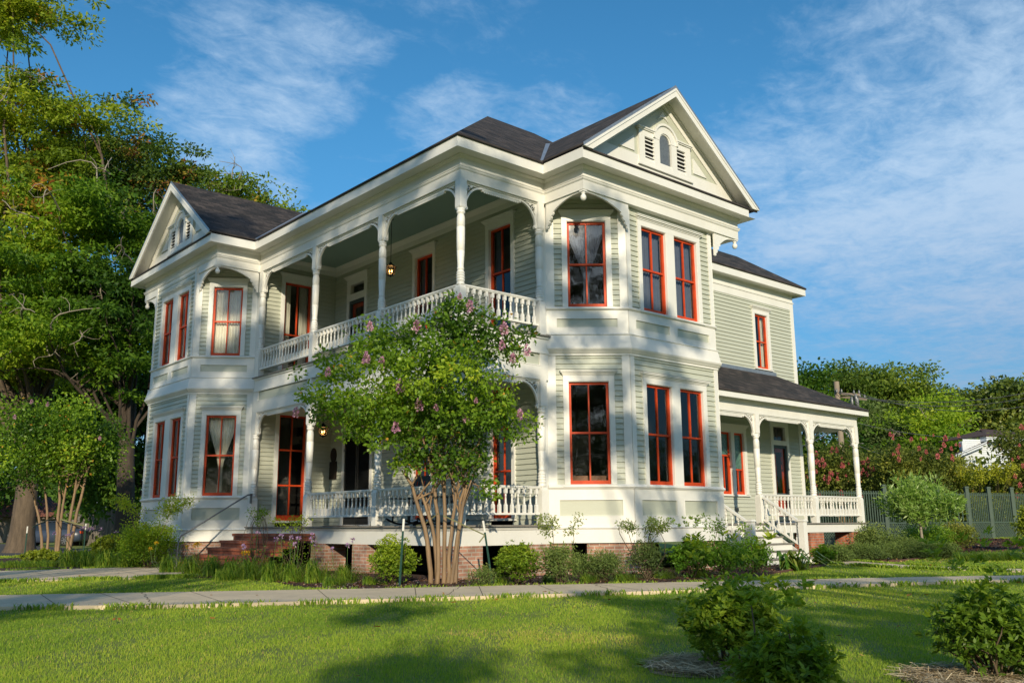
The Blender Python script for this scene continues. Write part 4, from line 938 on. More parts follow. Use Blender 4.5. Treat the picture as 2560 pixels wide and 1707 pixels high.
def blob_points(blobs, n, rng, shell=.55, clump=0):
    if clump:
        k = max(4, int(n/8)); c0 = blob_points(blobs, k, rng, shell); i = rng.integers(0, k, n); o = rng.normal(size=(n, 3))*clump*np.array([.5, .5, .17]); return c0[i]+o*rng.uniform(.5, 1.2, k)[i][:, None]
    vol = np.array([b[3]*b[4]*b[5]*(b[6] if len(b) > 6 else 1) for b in blobs]); vol = vol**.85; k = rng.choice(len(blobs), n, p=vol/vol.sum()); B = np.array([b[:6] for b in blobs])[k]
    r = rng.normal(size=(n, 3)); r /= np.linalg.norm(r, axis=1, keepdims=True); r *= (shell+(1-shell)*rng.random(n)**.6)[:, None]; inner = rng.random(n) < .22; r[inner] *= rng.uniform(.3, .9, inner.sum())[:, None]
    wob = 1+.16*np.sin(r[:, :1]*5+k[:, None]*1.7)+.12*np.sin(r[:, 2:]*7+k[:, None])
    return B[:, :3]+r*B[:, 3:6]*wob
def limb(mb, a, b, r0, r1, rng, seg=6, bend=.12, sag=0, sides=6):
    a = Vector(a); b = Vector(b); L = (b-a).length; pts = []; off = Vector(rng.normal(size=3))*bend*L*.5
    for i in range(seg+1):
        t = i/seg; p = a.lerp(b, t)+off*math.sin(PI*t)+Vector(rng.normal(size=3))*L*.012*(0 < i < seg)
        p.z += (math.sin(PI*t)*.10-sag*t*t*.1)*L*.6; pts.append(p)
    mb.tube(pts, [r0+(r1-r0)*(i/seg) for i in range(seg+1)], sides, False); return pts
M['bark'] = mat('grey_brown_bark', (.15, .11, .075), .9, .55, 2.5, 1.0, 16, stretch=(3, 3, .6))
M['bark2'] = mat('dark_bark', (.075, .055, .04), .9, .5, 3, 1.0, 18, stretch=(3, 3, .6))
M['myrtle_bark'] = mat('smooth_tan_bark', (.30, .195, .105), .7, .35, 5, .3, 20, col2=(.15, .10, .06), stretch=(3, 3, .5))
M['twig'] = mat('pale_twig', (.30, .26, .20), .85, .3, 6)
M['stem'] = mat('brown_stem', (.12, .085, .05), .85, .3, 9)
LM = {}
LM['oak'] = leafmat('oak_leaves', [(0, (.07, .12, .014)), (.35, (.19, .28, .022)), (.7, (.38, .44, .03)), (.93, (.54, .54, .05)), (1, (.36, .085, .035))], .44, .5, .2)
LM['dark'] = leafmat('dark_leaves', [(0, (.03, .08, .014)), (.5, (.075, .16, .024)), (.85, (.17, .28, .03)), (1, (.28, .36, .04))], .38, .5, .2)
LM['myrtle'] = leafmat('myrtle_leaves', [(0, (.05, .12, .014)), (.45, (.19, .33, .025)), (.8, (.40, .52, .035)), (.95, (.60, .58, .06)), (1, (.6, .32, .05))], .44, .42, .3)
LM['oak2'] = leafmat('oak2_leaves', [(0, (.04, .085, .018)), (.4, (.11, .18, .026)), (.75, (.26, .33, .035)), (.93, (.38, .40, .05)), (1, (.30, .08, .045))], .42, .5, .2)
LM['leafy'] = leafmat('leafy_leaves', [(0, (.035, .09, .012)), (.4, (.13, .25, .02)), (.75, (.30, .43, .03)), (1, (.50, .56, .05))], .44, .5, .2)
LM['shade'] = leafmat('shade_tree_leaves', [(0, (0.030, 0.060, 0.010)), (1, (0.090, 0.130, 0.015))], .25)
LM['azalea'] = leafmat('azalea_leaves', [(0, (.07, .14, .016)), (.5, (.17, .28, .025)), (.85, (.36, .46, .035)), (1, (.5, .56, .05))], .40, .42, .3)
LM['bright'] = leafmat('bright_leaves', [(0, (.07, .18, .018)), (.5, (.19, .34, .025)), (1, (.42, .52, .04))], .42, .45, .3)
LM['yellow'] = leafmat('yellow_leaves', [(0, (.18, .24, .02)), (.5, (.34, .38, .025)), (1, (.55, .52, .05))], .42, .5, .3)
LM['grey'] = leafmat('grey_leaves', [(0, (.075, .12, .04)), (.5, (.17, .24, .06)), (1, (.34, .39, .11))], .38, .6, .2)
LM['pale'] = leafmat('pale_leaves', [(0, (.09, .20, .03)), (.5, (.24, .38, .07)), (1, (.60, .62, .32))], .38, .4, .4)
LM['magnolia'] = leafmat('magnolia_leaves', [(0, (.05, .09, .012)), (.5, (.14, .19, .028)), (.85, (.33, .32, .055)), (1, (.52, .40, .11))], .22, .4, .4)
LM['pink'] = leafmat('pink_blossom', [(0, (.36, .07, .09)), (.5, (.60, .13, .16)), (1, (.72, .28, .26))], .3)
LM['lilac'] = leafmat('lilac_leaves', [(0, (.36, .16, .33)), (.5, (.58, .30, .50)), (1, (.80, .52, .60))], .35)
LM['olive'] = leafmat('olive_leaves', [(0, (.07, .10, .022)), (.5, (.18, .22, .038)), (.9, (.34, .34, .055)), (1, (.42, .26, .08))], .38, .55, .2)
LM['strap'] = leafmat('strap_leaves', [(0, (.07, .16, .022)), (.5, (.18, .31, .03)), (1, (.38, .46, .06))], .42, .45, .3)
LM['varieg'] = leafmat('variegated_leaves', [(0, (0.050, 0.140, 0.020)), (.5, (0.120, 0.240, 0.030)), (1, (0.450, 0.480, 0.120))], .4, .35, .5)
LM['flower'] = leafmat('purple_flower', [(0, (0.350, 0.200, 0.500)), (1, (0.600, 0.420, 0.600))], .3)
LM['orange'] = leafmat('orange_flower', [(0, (0.600, 0.280, 0.010)), (1, (0.600, 0.450, 0.020))], .3)
def tree(name, label, cat, base, th, tr, blobs, n, per, size, L, Wd, lm, bark='bark', seed=1, top=None, nl=14, group=None, flat=.6, droop=.25, tint=0.0, redc=0.0, twigs=0, clumps=None, shell=.55, lean=(0, 0), trunk=True, patch=1.0):
    rng = np.random.default_rng(seed); base = (base[0], base[1], ground(*base[:2])) if len(base) < 3 else base
    T = empty(name, base, label, cat, group); B = Vector(base)
    cen = blob_points(blobs, n, rng, shell, (clumps or size*2.0) if trunk and n > 140 else 0); hub = np.array([B.x, B.y, B.z+th])
    v, ci = sprays(cen, per, size, L, Wd, rng, flat, droop)
    cc = rng.random(len(cen)); ph = np.sin(cen[:, 0]*.9+seed)+np.sin(cen[:, 1]*.8+2*seed)+np.sin(cen[:, 2]*1.1)
    cval = np.clip(.38+.11*ph*patch+.14*(cc-.5)+tint, 0, .9)
    rv = np.clip(cval[ci]+rng.uniform(-.16, .16, len(ci)), 0, .92)
    if redc: red = rng.random(len(cen)) < redc*(1+np.clip((cen[:, 2]-hub[2])/8, 0, 2)); rv[red[ci]] = rng.uniform(.95, 1, red[ci].sum())
    npmesh('crown', v-np.array(base), quads(len(ci)), LM[lm], rv, parent=T)
    if trunk:
        mb = MB(); topz = th; p0 = Vector((0, 0, -.15)); p1 = Vector((lean[0], lean[1], th))
        pts = [p0.lerp(p1, t)+Vector((math.sin(t*4+seed), math.cos(t*3+seed), 0))*tr*.25*t for t in (0, .05, .15, .35, .6, .8, 1)]
        mb.tube(pts, [tr*q for q in (1.6, 1.25, 1.03, .92, .86, .8, .72)], 10, False)
        rr = np.random.default_rng(seed+9); ends = cen[rr.choice(len(cen), min(nl, len(cen)), False)]
        for e in ends:
            t = rr.uniform(.55, 1); a = p0.lerp(p1, t); e = Vector(e)-B
            mid = limb(mb, a, e, tr*.27*rr.uniform(.5, 1), tr*.05, rr, 7, .15, sides=6)
            for k in range(2):
                q = mid[rr.integers(3, 6)]; near = cen-np.array(B+q); dd = np.linalg.norm(near, axis=1); c2 = cen[np.argsort(dd)[rr.integers(3, 25)]]
                limb(mb, q, Vector(c2)-B, tr*.09, tr*.025, rr, 4, .15, sides=4)
        mb.build('trunk', M[bark], T)
    if twigs:
        mb = MB(); rr = np.random.default_rng(seed+5)
        for k in range(twigs):
            c0 = Vector(cen[rr.integers(len(cen))])-B; d = unit(rr.normal(size=(1, 3))+np.array([[.3, -.5, .1]]))[0]
            pts = limb(mb, c0, c0+Vector(d)*rr.uniform(1.2, 2.6), .045, .015, rr, 6, .35, sides=4)
            for j in range(3):
                q = pts[rr.integers(2, 6)]; limb(mb, q, q+Vector(unit(rr.normal(size=(1, 3)))[0])*rr.uniform(.4, 1.0), .02, .008, rr, 3, .3, sides=3)
        mb.build('bare_twigs', M['twig'], T)
    return T
def atcam(px, py, dist):
    """a place dist metres off along the street view, used once to lay out the background"""
    r = fw*FPX+rt*(px-1280)-up*(py-853.5); h = math.hypot(r.x, r.y); return CAM+r*(dist/h)
def vb(px, py, rx, ry, dist, depth=None):
    """crown lobe centred on a sight line; radii in photo pixels"""
    p = atcam(px, py, dist); s = dist/FPX; ww = rx*s; return (p.x, p.y, p.z, ww, ww if depth is None else depth, ry*s)
# ---- street trees on the far side of the lawn, behind the viewer; they shade the lawn and dapple the front
def sunpt(u, w, v): return (w*math.sin(PHI)+u*math.cos(PHI), -w*math.cos(PHI)+u*math.sin(PHI), v)
def sb(u, v, ru, rv, w=45, rw=4): x, y, z = sunpt(u, w, v); return (x, y, z, (ru+rw)/2, (ru+rw)/2, rv)
#SHADE#
def shadetree(label, u, w, th, tr, regions, seed):
    """regions: (u, v, ru, rv, cover) ellipses seen from the sun; clusters are as many as that cover takes"""
    rng = np.random.default_rng(seed); bx, by, _ = sunpt(u, w, 0); T = empty('shade_tree', (bx, by, ground(bx, by)), label, 'tree', 'shade trees behind the viewer'); B = np.array(T.location)
    cen = []; R_ = .55
    for (cu_, cv_, ru, rv, cover) in regions:
        n = int(-math.log(1-cover)*PI*ru*rv/(PI*R_*R_*.72)*1.15)
        for _ in range(n):
            a = rng.uniform(0, 2*PI); q = math.sqrt(rng.random()); ww = w+rng.uniform(-3, 3)
            cen.append(sunpt(cu_+ru*q*math.cos(a), ww, cv_+rv*q*math.sin(a)+(ww-45)*math.tan(ELE)))
    cen = np.array(cen); v, ci = sprays(cen, 95, R_*1.0, .24, .14, rng, .55, .2); npmesh('crown', v-B, quads(len(ci)), LM['shade'], rng.random(len(ci)), parent=T)
    mb = MB(); mb.tube([(0, 0, -.2), (0, 0, th*.3), (.2, .1, th)], [tr*1.3, tr, tr*.7], 9, False)
    for e in cen[rng.choice(len(cen), min(26, len(cen)), False)]: limb(mb, (.1, .05, th*rng.uniform(.7, 1)), Vector(e-B), tr*.22, .03, rng, 6, .12)
    mb.build('trunk', M['bark'], T)
shadetree('spreading shade tree behind the viewer, leftmost of the three', -10.5, 31, 10, .34, [(-8.2, 24.2, 3.2, 4.6, .80), (-7.0, 19.6, 1.8, 2.0, .74), (-5.9, 13.5, .9, .5, .92), (-5.3, 14.6, .7, .25, .7)], 61)
shadetree('spreading shade tree behind the viewer, middle of the three', -6.4, 32, 10, .28, [(-3.2, 23.4, 2.6, 2.9, .78), (-.2, 22.6, 1.9, 2.0, .66), (-3.7, 19.0, 1.9, 1.7, .64), (-.6, 12.0, .8, 1.1, .72), (-.2, 19.9, 1.4, .5, .3)], 62)
shadetree('spreading shade tree behind the viewer, rightmost of the three', 6.5, 31, 7, .34, [(2.9, 20.6, 1.5, 3.2, .56), (4.8, 19.4, 1.7, 2.4, .58), (3.4, 11.8, 2.9, 1.5, .66), (1.0, 11.3, .8, .5, .5), (2.0, 22.8, 1.2, 1.2, .42), (8.2, 14.7, 3.4, .8, .66), (8.3, 16.9, 1.8, .8, .6), (6.8, 12.4, 1.6, 1.4, .7), (15.5, 17.9, 2.2, .5, .5), (2.3, 13.9, 2.2, .5, .4)], 63)

# ---- crape myrtle in front of the porch corner
def crape(name, label, bx, by, blobs, n, per, L, Wd, stems, flowers, seed, lm='myrtle', size=.30, hstem=2.2, group=None, fl='lilac', fsz=.13, sr=.045, tint=0.0):
    rng = np.random.default_rng(seed); bz = ground(bx, by); T = empty(name, (bx, by, bz), label, 'tree', group); B = Vector((bx, by, bz))
    cen = blob_points(blobs, n, rng, .35); v, ci = sprays(cen, per, size, L, Wd, rng, .75, .2)
    h = (cen[:, 2]-cen[:, 2].min())/(np.ptp(cen[:, 2])+.01)
    cval = np.clip(.36+.15*(np.sin(cen[:, 0]*3+seed)+np.sin(cen[:, 1]*2.7)+np.sin(cen[:, 2]*3.1))+.22*(rng.random(len(cen))-.5)+tint, 0, .9)
    rv = np.clip(cval[ci]+rng.uniform(-.18, .18, len(ci)), 0, .95); rv[rng.random(len(ci)) < .006] = 1
    npmesh('crown', v-np.array(B), quads(len(ci)), LM[lm], rv, parent=T)
    mb = MB(); rr = np.random.default_rng(seed+3)
    for (ox, oy, mx, my, mz) in stems:
        a = Vector((ox, oy, -.06)); m_ = Vector((mx, my, mz)); c1 = a.lerp(m_, .5)+Vector((-(mx-ox)*.30+rr.normal()*.05, -(my-oy)*.30+rr.normal()*.05, .1)); pts = []
        for i in range(9):
            t = i/8; pts.append((a*(1-t)**2+c1*2*t*(1-t)+m_*t*t)+Vector(rr.normal(size=3))*(.010 if sr < .06 else .02))
        r0 = sr*rr.uniform(.8, 1.15); mb.tube(pts, [r0*(1.25-.55*i/8) for i in range(9)], 8, False)
        for k in range(4):
            dd = np.linalg.norm(cen-np.array(B+m_), axis=1); e = Vector(cen[np.argsort(dd)[rr.integers(0, max(12, len(cen)//5))]])-B
            q = pts[rr.integers(5, 9)]; pp = limb(mb, q, e, r0*.5, .010, rr, 6, .14, sides=5)
            for j in range(3):
                q2 = pp[rr.integers(2, 6)]; dd2 = np.linalg.norm(cen-np.array(B+q2), axis=1); e2 = Vector(cen[np.argsort(dd2)[rr.integers(1, 14)]])-B; limb(mb, q2, e2, .014, .006, rr, 3, .2, sides=4)
    mb.build('trunk', M['myrtle_bark'], T)
    for i, (x, y, z, s) in enumerate(flowers):
        s *= .82
        k = 90; p = rng.normal(size=(k, 3)); p /= np.linalg.norm(p, axis=1, keepdims=True); q = p*(rng.random(k)**.4)[:, None]*np.array([s*.6, s*.6, s]); q[:, :2] *= (1.1-.5*(q[:, 2:]/s+.6)).clip(.3, 1.3)
        fv = leaves(q+np.array([x, y, z])-np.array(B), unit(p), np.full(k, .055*s/.13), np.full(k, .048*s/.13), rng, 0)
        npmesh('flower_cluster', fv, quads(k), LM[fl], rng.random(k), parent=T)
    return T
MX, MY = .64, -.85; MD = math.hypot(CAM.x-MX, CAM.y-MY)
mbl = [(1130, 800, 105, 62, .6), (1010, 830, 60, 40, .5), (950, 870, 100, 62, .7), (1060, 930, 185, 105, 1.1), (1195, 850, 110, 70, .8), (845, 930, 85, 50, .5), (815, 1000, 62, 40, .4), (930, 1030, 125, 75, .9), (1100, 1055, 180, 85, 1.1), (1235, 1005, 85, 75, .7), (1290, 1085, 45, 50, .4), (1040, 1140, 85, 42, .7), (1160, 1150, 70, 45, .6), (1215, 1215, 22, 42, .2), (940, 1110, 35, 42, .3), (880, 1065, 45, 35, .4), (1165, 745, 22, 45, .2), (760, 930, 30, 14, .15), (765, 965, 34, 16, .15), (760, 1010, 32, 12, .15), (1300, 840, 50, 16, .15), (1265, 880, 40, 30, .2), (1290, 905, 12, 25, .1), (830, 1100, 12, 12, .1), (1335, 838, 22, 8, .1)]
blobs = [vb(a, b, c1, d1, MD-.15+(.25*math.sin(a)), e) for a, b, c1, d1, e in mbl]
stems = [(-.17, -.13, -.50, -.50, 2.0), (-.11, -.02, -.30, -.26, 1.6), (-.05, -.10, -.20, -.20, 2.3), (.03, .0, .0, .02, 2.5), (.10, .03, .18, .20, 1.8), (.15, .09, .34, .42, 2.2), (.18, .14, .24, .30, 1.9)]
fl = []
for (u, v, s) in [(1150, 742, .08), (1175, 765, .13), (1042, 815, .13), (925, 815, .1), (955, 905, .11), (1000, 965, .14), (990, 1012+55, .12), (1048, 1010, .13), (915, 895, .13), (820, 930, .10), (1260, 822, .14), (1255, 862, .1), (1318, 875, .12), (1282, 895, .10), (1030, 893+55, .06), (740, 1030, .10), (1300, 1035, .11), (1165, 1047, .09), (1190, 1000, .06), (1090, 1020, .08)]:
    p = atcam(u, v, MD-.75); fl.append((p.x, p.y, p.z, s))
crape('crape_myrtle', 'multi-stemmed crape myrtle with lilac blossom in front of the porch corner', MX, MY, blobs, 760, 30, .092, .054, stems, fl, 21, size=.22, tint=-.05, sr=.036)
# ---- left crape myrtle
D2 = 36.5; p = atcam(140, 1380, D2); CX, CY = p.x, p.y
bl2 = [vb(a, b, c1, d1, D2+dd, e) for a, b, c1, d1, dd, e in [(150, 1060, 130, 55, 0, 1.6), (60, 1090, 90, 70, .3, 1.4), (230, 1090, 75, 60, 0, 1.2), (150, 1130, 140, 55, 0, 1.6), (50, 1170, 70, 45, 0, 1), (250, 1150, 55, 45, 0, 1), (130, 1190, 90, 25, 0, 1), (40, 1030, 40, 30, 0, .6), (200, 1010, 60, 25, 0, .6), (270, 1110, 35, 30, 0, .6)]]
st2 = [(-.35, -.35, -1.1, -.9, 2.9), (-.22, -.2, -.6, -.6, 3.2), (.0, 0, -.1, -.1, 3.2), (.05, .05, .15, .15, 3.2), (.3, .3, .35, .4, 3.0), (.34, .34, .5, .7, 3.2)]
rg = random.Random(4); fl2 = []
for k in range(4):
    q = atcam(rg.uniform(20, 270), rg.uniform(990, 1120), D2-1.4); fl2.append((q.x, q.y, q.z, .085))
crape('crape_myrtle', 'tan-stemmed crape myrtle tied to stakes at the far left', CX, CY, bl2, 620, 30, .12, .075, st2, fl2, 22, size=.5, sr=.048, tint=-.06)

# ---- big trees on the left
DA = 46; B1 = atcam(50, 1375, DA)
A1 = [vb(a, b, c1, d1, DA+dd, e) for a, b, c1, d1, dd, e in [(20, 60, 85, 70, 0, 2.2), (75, 190, 55, 50, -1, 1.6), (20, 300, 110, 80, 0, 3), (110, 330, 70, 60, 0, 2.2), (180, 300, 50, 36, -1, 1.5), (60, 430, 120, 70, 0, 3), (40, 560, 120, 90, -1, 3), (150, 480, 70, 60, 0, 2), (20, 720, 90, 90, 0, 3), (10, 880, 80, 90, 0, 2.5), (238, 240, 20, 22, -1, .9), (130, 20, 40, 25, -1, 1), (110, 560, 90, 60, 0, 2)]]
tree('pecan_tree', 'tall old pecan tree with a thick trunk and red-brown tufts at far left', 'tree', (B1.x, B1.y), 7.0, .50, A1, 980, 66, .66, .24, .10, 'oak', seed=31, nl=30, redc=.03, twigs=10, tint=.14, shell=.5, patch=1.2, clumps=1.9, flat=.42)
DB = 49; B2 = atcam(318, 1335, DB)
A2 = [vb(a, b, c1, d1, DB+dd, e) for a, b, c1, d1, dd, e in [(290, 340, 45, 45, 0, 2), (350, 410, 75, 45, 0, 2.5), (430, 425, 55, 38, 1, 1.6), (470, 445, 30, 28, 1, 1.2), (250, 420, 110, 70, 0, 3), (330, 500, 120, 60, 0, 3), (415, 380, 18, 26, 0, .8), (290, 280, 14, 22, 0, .7), (480, 400, 14, 18, 0, .6)]]
tree('red_tufted_oak', 'oak with red-brown tips rising behind the left gable', 'tree', (B2.x+.4, B2.y+4), 12, .40, A2, 430, 60, .66, .24, .11, 'oak2', seed=32, nl=18, redc=.06, twigs=6, tint=-.05, clumps=1.7, flat=.5)
DC = 43; B3 = atcam(312, 1345, DC)
A3 = [vb(a, b, c1, d1, DC+dd, e) for a, b, c1, d1, dd, e in [(300, 560, 130, 60, 0, 3), (200, 560, 90, 60, 0, 3), (390, 560, 60, 50, 2, 2), (120, 680, 120, 80, 0, 3), (290, 700, 120, 80, 0, 3), (230, 830, 150, 70, 0, 3), (330, 860, 60, 70, 0, 2), (80, 850, 110, 70, 0, 2), (310, 990, 60, 60, 0, 2)]]
tree('leaning_tree', 'broad green tree with pale bare twigs and a leaning trunk beside the house', 'tree', (B3.x, B3.y), 6.5, .42, A3, 900, 60, .62, .24, .10, 'leafy', bark='bark2', seed=33, nl=18, twigs=30, tint=-.04, flat=.36, lean=(-1.2, .2), shell=.45, patch=1.6, clumps=2.0)
DD = 55
A4 = [vb(a, b, c1, d1, DD+dd, e) for a, b, c1, d1, dd, e in [(350, 1000, 90, 90, 0, 3), (250, 980, 110, 70, 0, 3), (120, 980, 110, 60, 0, 3), (330, 1150, 60, 100, 0, 2), (270, 1190, 60, 70, 0, 3), (370, 800, 70, 100, 0, 3)]]
q = atcam(370, 1330, DD); tree('dark_evergreen', 'dense dark evergreen filling the gap beside the left bay', 'tree', (q.x, q.y), 3, .35, A4, 800, 50, 1.1, .34, .18, 'dark', 'bark2', seed=34, nl=10)
DE = 62
A5 = [vb(a, b, c1, d1, DE+dd, e) for a, b, c1, d1, dd, e in [(560, 480, 55, 25, 0, 2), (610, 490, 50, 22, 0, 2), (530, 510, 60, 50, 0, 2), (640, 530, 60, 22, 0, 2), (690, 545, 50, 20, 0, 2)]]
q = atcam(600, 1330, DE); tree('distant_tree', 'treetop with bare twigs showing above the roof behind the left gable', 'tree', (q.x, q.y), 18, .35, A5, 170, 45, 1.0, .32, .16, 'oak', seed=35, nl=10, twigs=22, redc=.02)
q = atcam(-150, 1340, 70)
A6 = [vb(a, b, c1, d1, 78+dd, e) for a, b, c1, d1, dd, e in [(-60, 700, 130, 180, 0, 5), (60, 1020, 160, 90, 0, 4), (-40, 950, 120, 180, 0, 5), (200, 1120, 130, 80, 0, 4), (50, 1180, 120, 60, 0, 4), (150, 800, 200, 120, 6, 4)]]
tree('woodland_edge_tree', 'dark mass of foliage closing the view behind the parked car', 'tree', (q.x, q.y), 5, .5, A6, 1000, 40, 1.5, .45, .26, 'dark', 'bark2', seed=36, nl=14)

# ---- right background
def bgtree(name, label, px, base_d, blobs, n, per, size, L, Wd, lm, seed, th=4, tr=.3, **k):
    q = atcam(px, 1335, base_d); return tree(name, label, 'tree', (q.x, q.y), th, tr, [vb(a, b, c1, d1, base_d+dd, e) for a, b, c1, d1, dd, e in blobs], n, per, size, L, Wd, lm, seed=seed, nl=12, **k)
bgtree('cedar_elm', 'bright green tree rising beside the rear wing wall', 2030, 62, [(2020, 985, 45, 60, 0, 2.5), (2060, 1060, 50, 70, 0, 2.5), (2040, 1130, 60, 60, 0, 2), (2000, 1000, 40, 70, 0, 2)], 330, 40, .9, .3, .16, 'leafy', 41, th=7, tint=-.28)
bgtree('live_oak', 'tall dark live oak with the highest crown on the right skyline', 2190, 92, [(2150, 930, 55, 30, 0, 3), (2110, 975, 60, 60, 0, 4), (2200, 960, 80, 45, 0, 4), (2270, 975, 60, 45, 0, 4), (2180, 1040, 110, 60, 0, 4), (2290, 1040, 60, 60, 0, 4), (2150, 1110, 80, 50, 0, 4)], 800, 42, 1.2, .36, .2, 'oak2', 42, th=9, tint=-.02)
bgtree('grey_green_tree', 'grey-green bushy tree behind the end of the side porch', 2180, 68, [(2170, 1060, 60, 55, 0, 3), (2200, 1120, 90, 60, 0, 3), (2160, 1180, 90, 60, 0, 3), (2240, 1180, 80, 60, 0, 3)], 560, 44, 1.0, .32, .13, 'grey', 43, th=4, tint=-.12)
bgtree('cypress', 'yellow-green pointed tree with bare grey branches in the middle of the right tree line', 2345, 66, [(2345, 965, 16, 28, 0, 1), (2340, 1020, 35, 40, 0, 2), (2330, 1080, 62, 45, 0, 2.5), (2350, 1140, 90, 50, 0, 3), (2370, 1190, 90, 40, 0, 3), (2330, 1230, 90, 40, 0, 3)], 620, 44, .8, .26, .12, 'leafy', 44, th=6, twigs=16, tint=.10)
bgtree('magnolia', 'large magnolia with glossy olive-gold leaves at the right edge', 2470, 78, [(2450, 1000, 62, 30, 0, 3), (2510, 985, 38, 30, 0, 2), (2430, 1060, 70, 50, 0, 3), (2520, 1080, 75, 60, 0, 3), (2460, 1140, 90, 40, 0, 3), (2545, 1000, 30, 30, 0, 2), (2400, 1130, 60, 50, 0, 3), (2585, 1070, 50, 60, 0, 3)], 780, 36, 1.0, .36, .22, 'magnolia', 45, th=5, tint=-.02)
def pinkmyrtle(label, px, d, bl, nf, ffn, seed, tint=0.0, n=330):
    q = atcam(px, 1340, d); rgn = random.Random(seed); F_ = []
    for k in range(nf):
        a, b = ffn(rgn); w = atcam(a, b, d-1.2-rgn.random()); F_.append((w.x, w.y, w.z, rgn.uniform(.07, .16)))
    stem = [(rgn.uniform(-.2, .2), rgn.uniform(-.2, .2), rgn.uniform(-1, 1), rgn.uniform(-1, 1), 2.2) for _ in range(6)]
    return crape('pink_crape_myrtle', label, q.x, q.y, [vb(a, b, c1, d1, d+dd, e) for a, b, c1, d1, dd, e in bl], n, 36, .16, .09, stem, F_, seed, 'olive', .6, 2.0, 'pink crape myrtles beyond the fence', 'pink', sr=.07, tint=tint)
pinkmyrtle('crape myrtle full of bright pink blossom seen through the side porch', 2120, 50, [(2110, 1160, 75, 50, 0, 2), (2120, 1210, 100, 50, 0, 2), (2060, 1180, 50, 60, 0, 2), (2180, 1190, 50, 50, 0, 2)], 60, lambda r: (r.gauss(2100, 46), r.gauss(1180, 42)), 51, n=380)
pinkmyrtle('olive crape myrtle with scattered pink tufts beyond the middle of the fence', 2310, 48, [(2300, 1160, 70, 45, 0, 2), (2270, 1200, 90, 40, 0, 2), (2360, 1190, 70, 45, 0, 2), (2250, 1150, 40, 30, 0, 1.5), (2330, 1230, 90, 35, 0, 2)], 26, lambda r: (r.uniform(2220, 2400), r.uniform(1085, 1150)), 52, n=420)
pinkmyrtle('orange-tinged crape myrtle with pink tufts at the right edge before the white house', 2560, 49, [(2550, 1120, 28, 60, 0, 1.2), (2545, 1180, 30, 50, 0, 1.2), (2570, 1240, 45, 60, 0, 1.5), (2600, 1150, 50, 90, 0, 1.5), (2520, 1100, 25, 30, 0, 1), (2530, 1240, 30, 40, 0, 1)], 9, lambda r: (r.uniform(2515, 2560), r.uniform(1060, 1260)), 53, n=260)
bgtree('hedge_tree', 'loose olive shrub tree in front of the white house', 2440, 50, [(2440, 1200, 50, 28, 0, 1.5), (2400, 1215, 40, 25, 0, 1.5), (2470, 1225, 40, 22, 0, 1.5)], 150, 36, .6, .18, .1, 'olive', 54, th=1.6, tr=.08)
# ================================================================== SHRUBS AND BORDERS
def shrub(label, px, py, w, h, lm='azalea', kind='rosette', n=260, per=9, L=.055, Wd=.018, seed=0, name='shrub', cat='shrub', group=None, tint=0.0, d=None, lumps=8, sparse=1.0, tall=0, stemc='stem', lumps_=0):
    """px, py: photo point of its foot; w, h in metres"""
    rng = np.random.default_rng(100+seed)
    if d is None: p = None; dd = 1.04*FPX/max(py-(1320-.0065*px), 5)
    else: dd = d
    p = atcam(px, 1312, dd); x, y = p.x, p.y; z = ground(x, y); T = empty(name, (x, y, z), label, cat, group)
    bl = []
    for _ in range(lumps):
        a_, r_ = rng.uniform(0, 2*PI), w*math.sqrt(rng.random())*.27; bl.append((r_*math.cos(a_), r_*math.sin(a_), h*(.66-.85*r_/w*rng.uniform(.6, 1.3)), w*rng.uniform(.15, .22), w*rng.uniform(.15, .22), h*rng.uniform(.22, .36)))
    bl.append((0, 0, h*.42, w*.36, w*.36, h*.40))
    cen = blob_points(bl, n, rng, .45); cen[:, 2] = np.maximum(cen[:, 2], .03)
    if tall:
        k = rng.integers(0, 5, tall); a = rng.uniform(0, 2*PI, 5); t = rng.uniform(.4, 1, tall); sx_ = rng.uniform(.3, .55, 5)*w
        ex_ = np.stack([np.cos(a[k])*t*sx_[k], np.sin(a[k])*t*sx_[k], h*(.55+.75*np.sqrt(t))], 1)+rng.normal(size=(tall, 3))*.03; cen = np.concatenate([cen, ex_])
    hub = np.array([0, 0, h*.15]); out = unit(cen-hub)
    if kind == 'rosette':
        ci = np.repeat(np.arange(len(cen)), per); ax = unit(out+np.array([0, 0, .6])+rng.normal(size=out.shape)*.3)[ci]
        dr = unit(rng.normal(size=(len(ci), 3))); dr = unit(dr-ax*np.sum(dr*ax, 1, keepdims=True)); d_ = unit(dr+ax*rng.uniform(.1, .9, len(ci))[:, None])
        v = leaves(cen[ci]+ax*rng.uniform(-.03, .02, len(ci))[:, None]*h, d_, L*rng.uniform(.6, 1.25, len(ci)), Wd*rng.uniform(.8, 1.2, len(ci)), rng, .5)
    else: v, ci = sprays(cen, per, .11*max(w, h), L, Wd, rng, .8, .1)
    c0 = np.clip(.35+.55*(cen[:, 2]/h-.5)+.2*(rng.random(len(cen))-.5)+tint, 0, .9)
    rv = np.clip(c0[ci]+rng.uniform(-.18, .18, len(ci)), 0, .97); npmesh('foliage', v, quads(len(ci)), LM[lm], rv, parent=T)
    mb = MB(); rr = np.random.default_rng(seed+7)
    for e in cen[rr.choice(len(cen), min(16, len(cen)), False)]: limb(mb, (rr.uniform(-.05, .05)*w, rr.uniform(-.05, .05)*w, -.03), e, .011, .004, rr, 5, .2, sides=4)
    mb.build('stems', M[stemc], T); return T
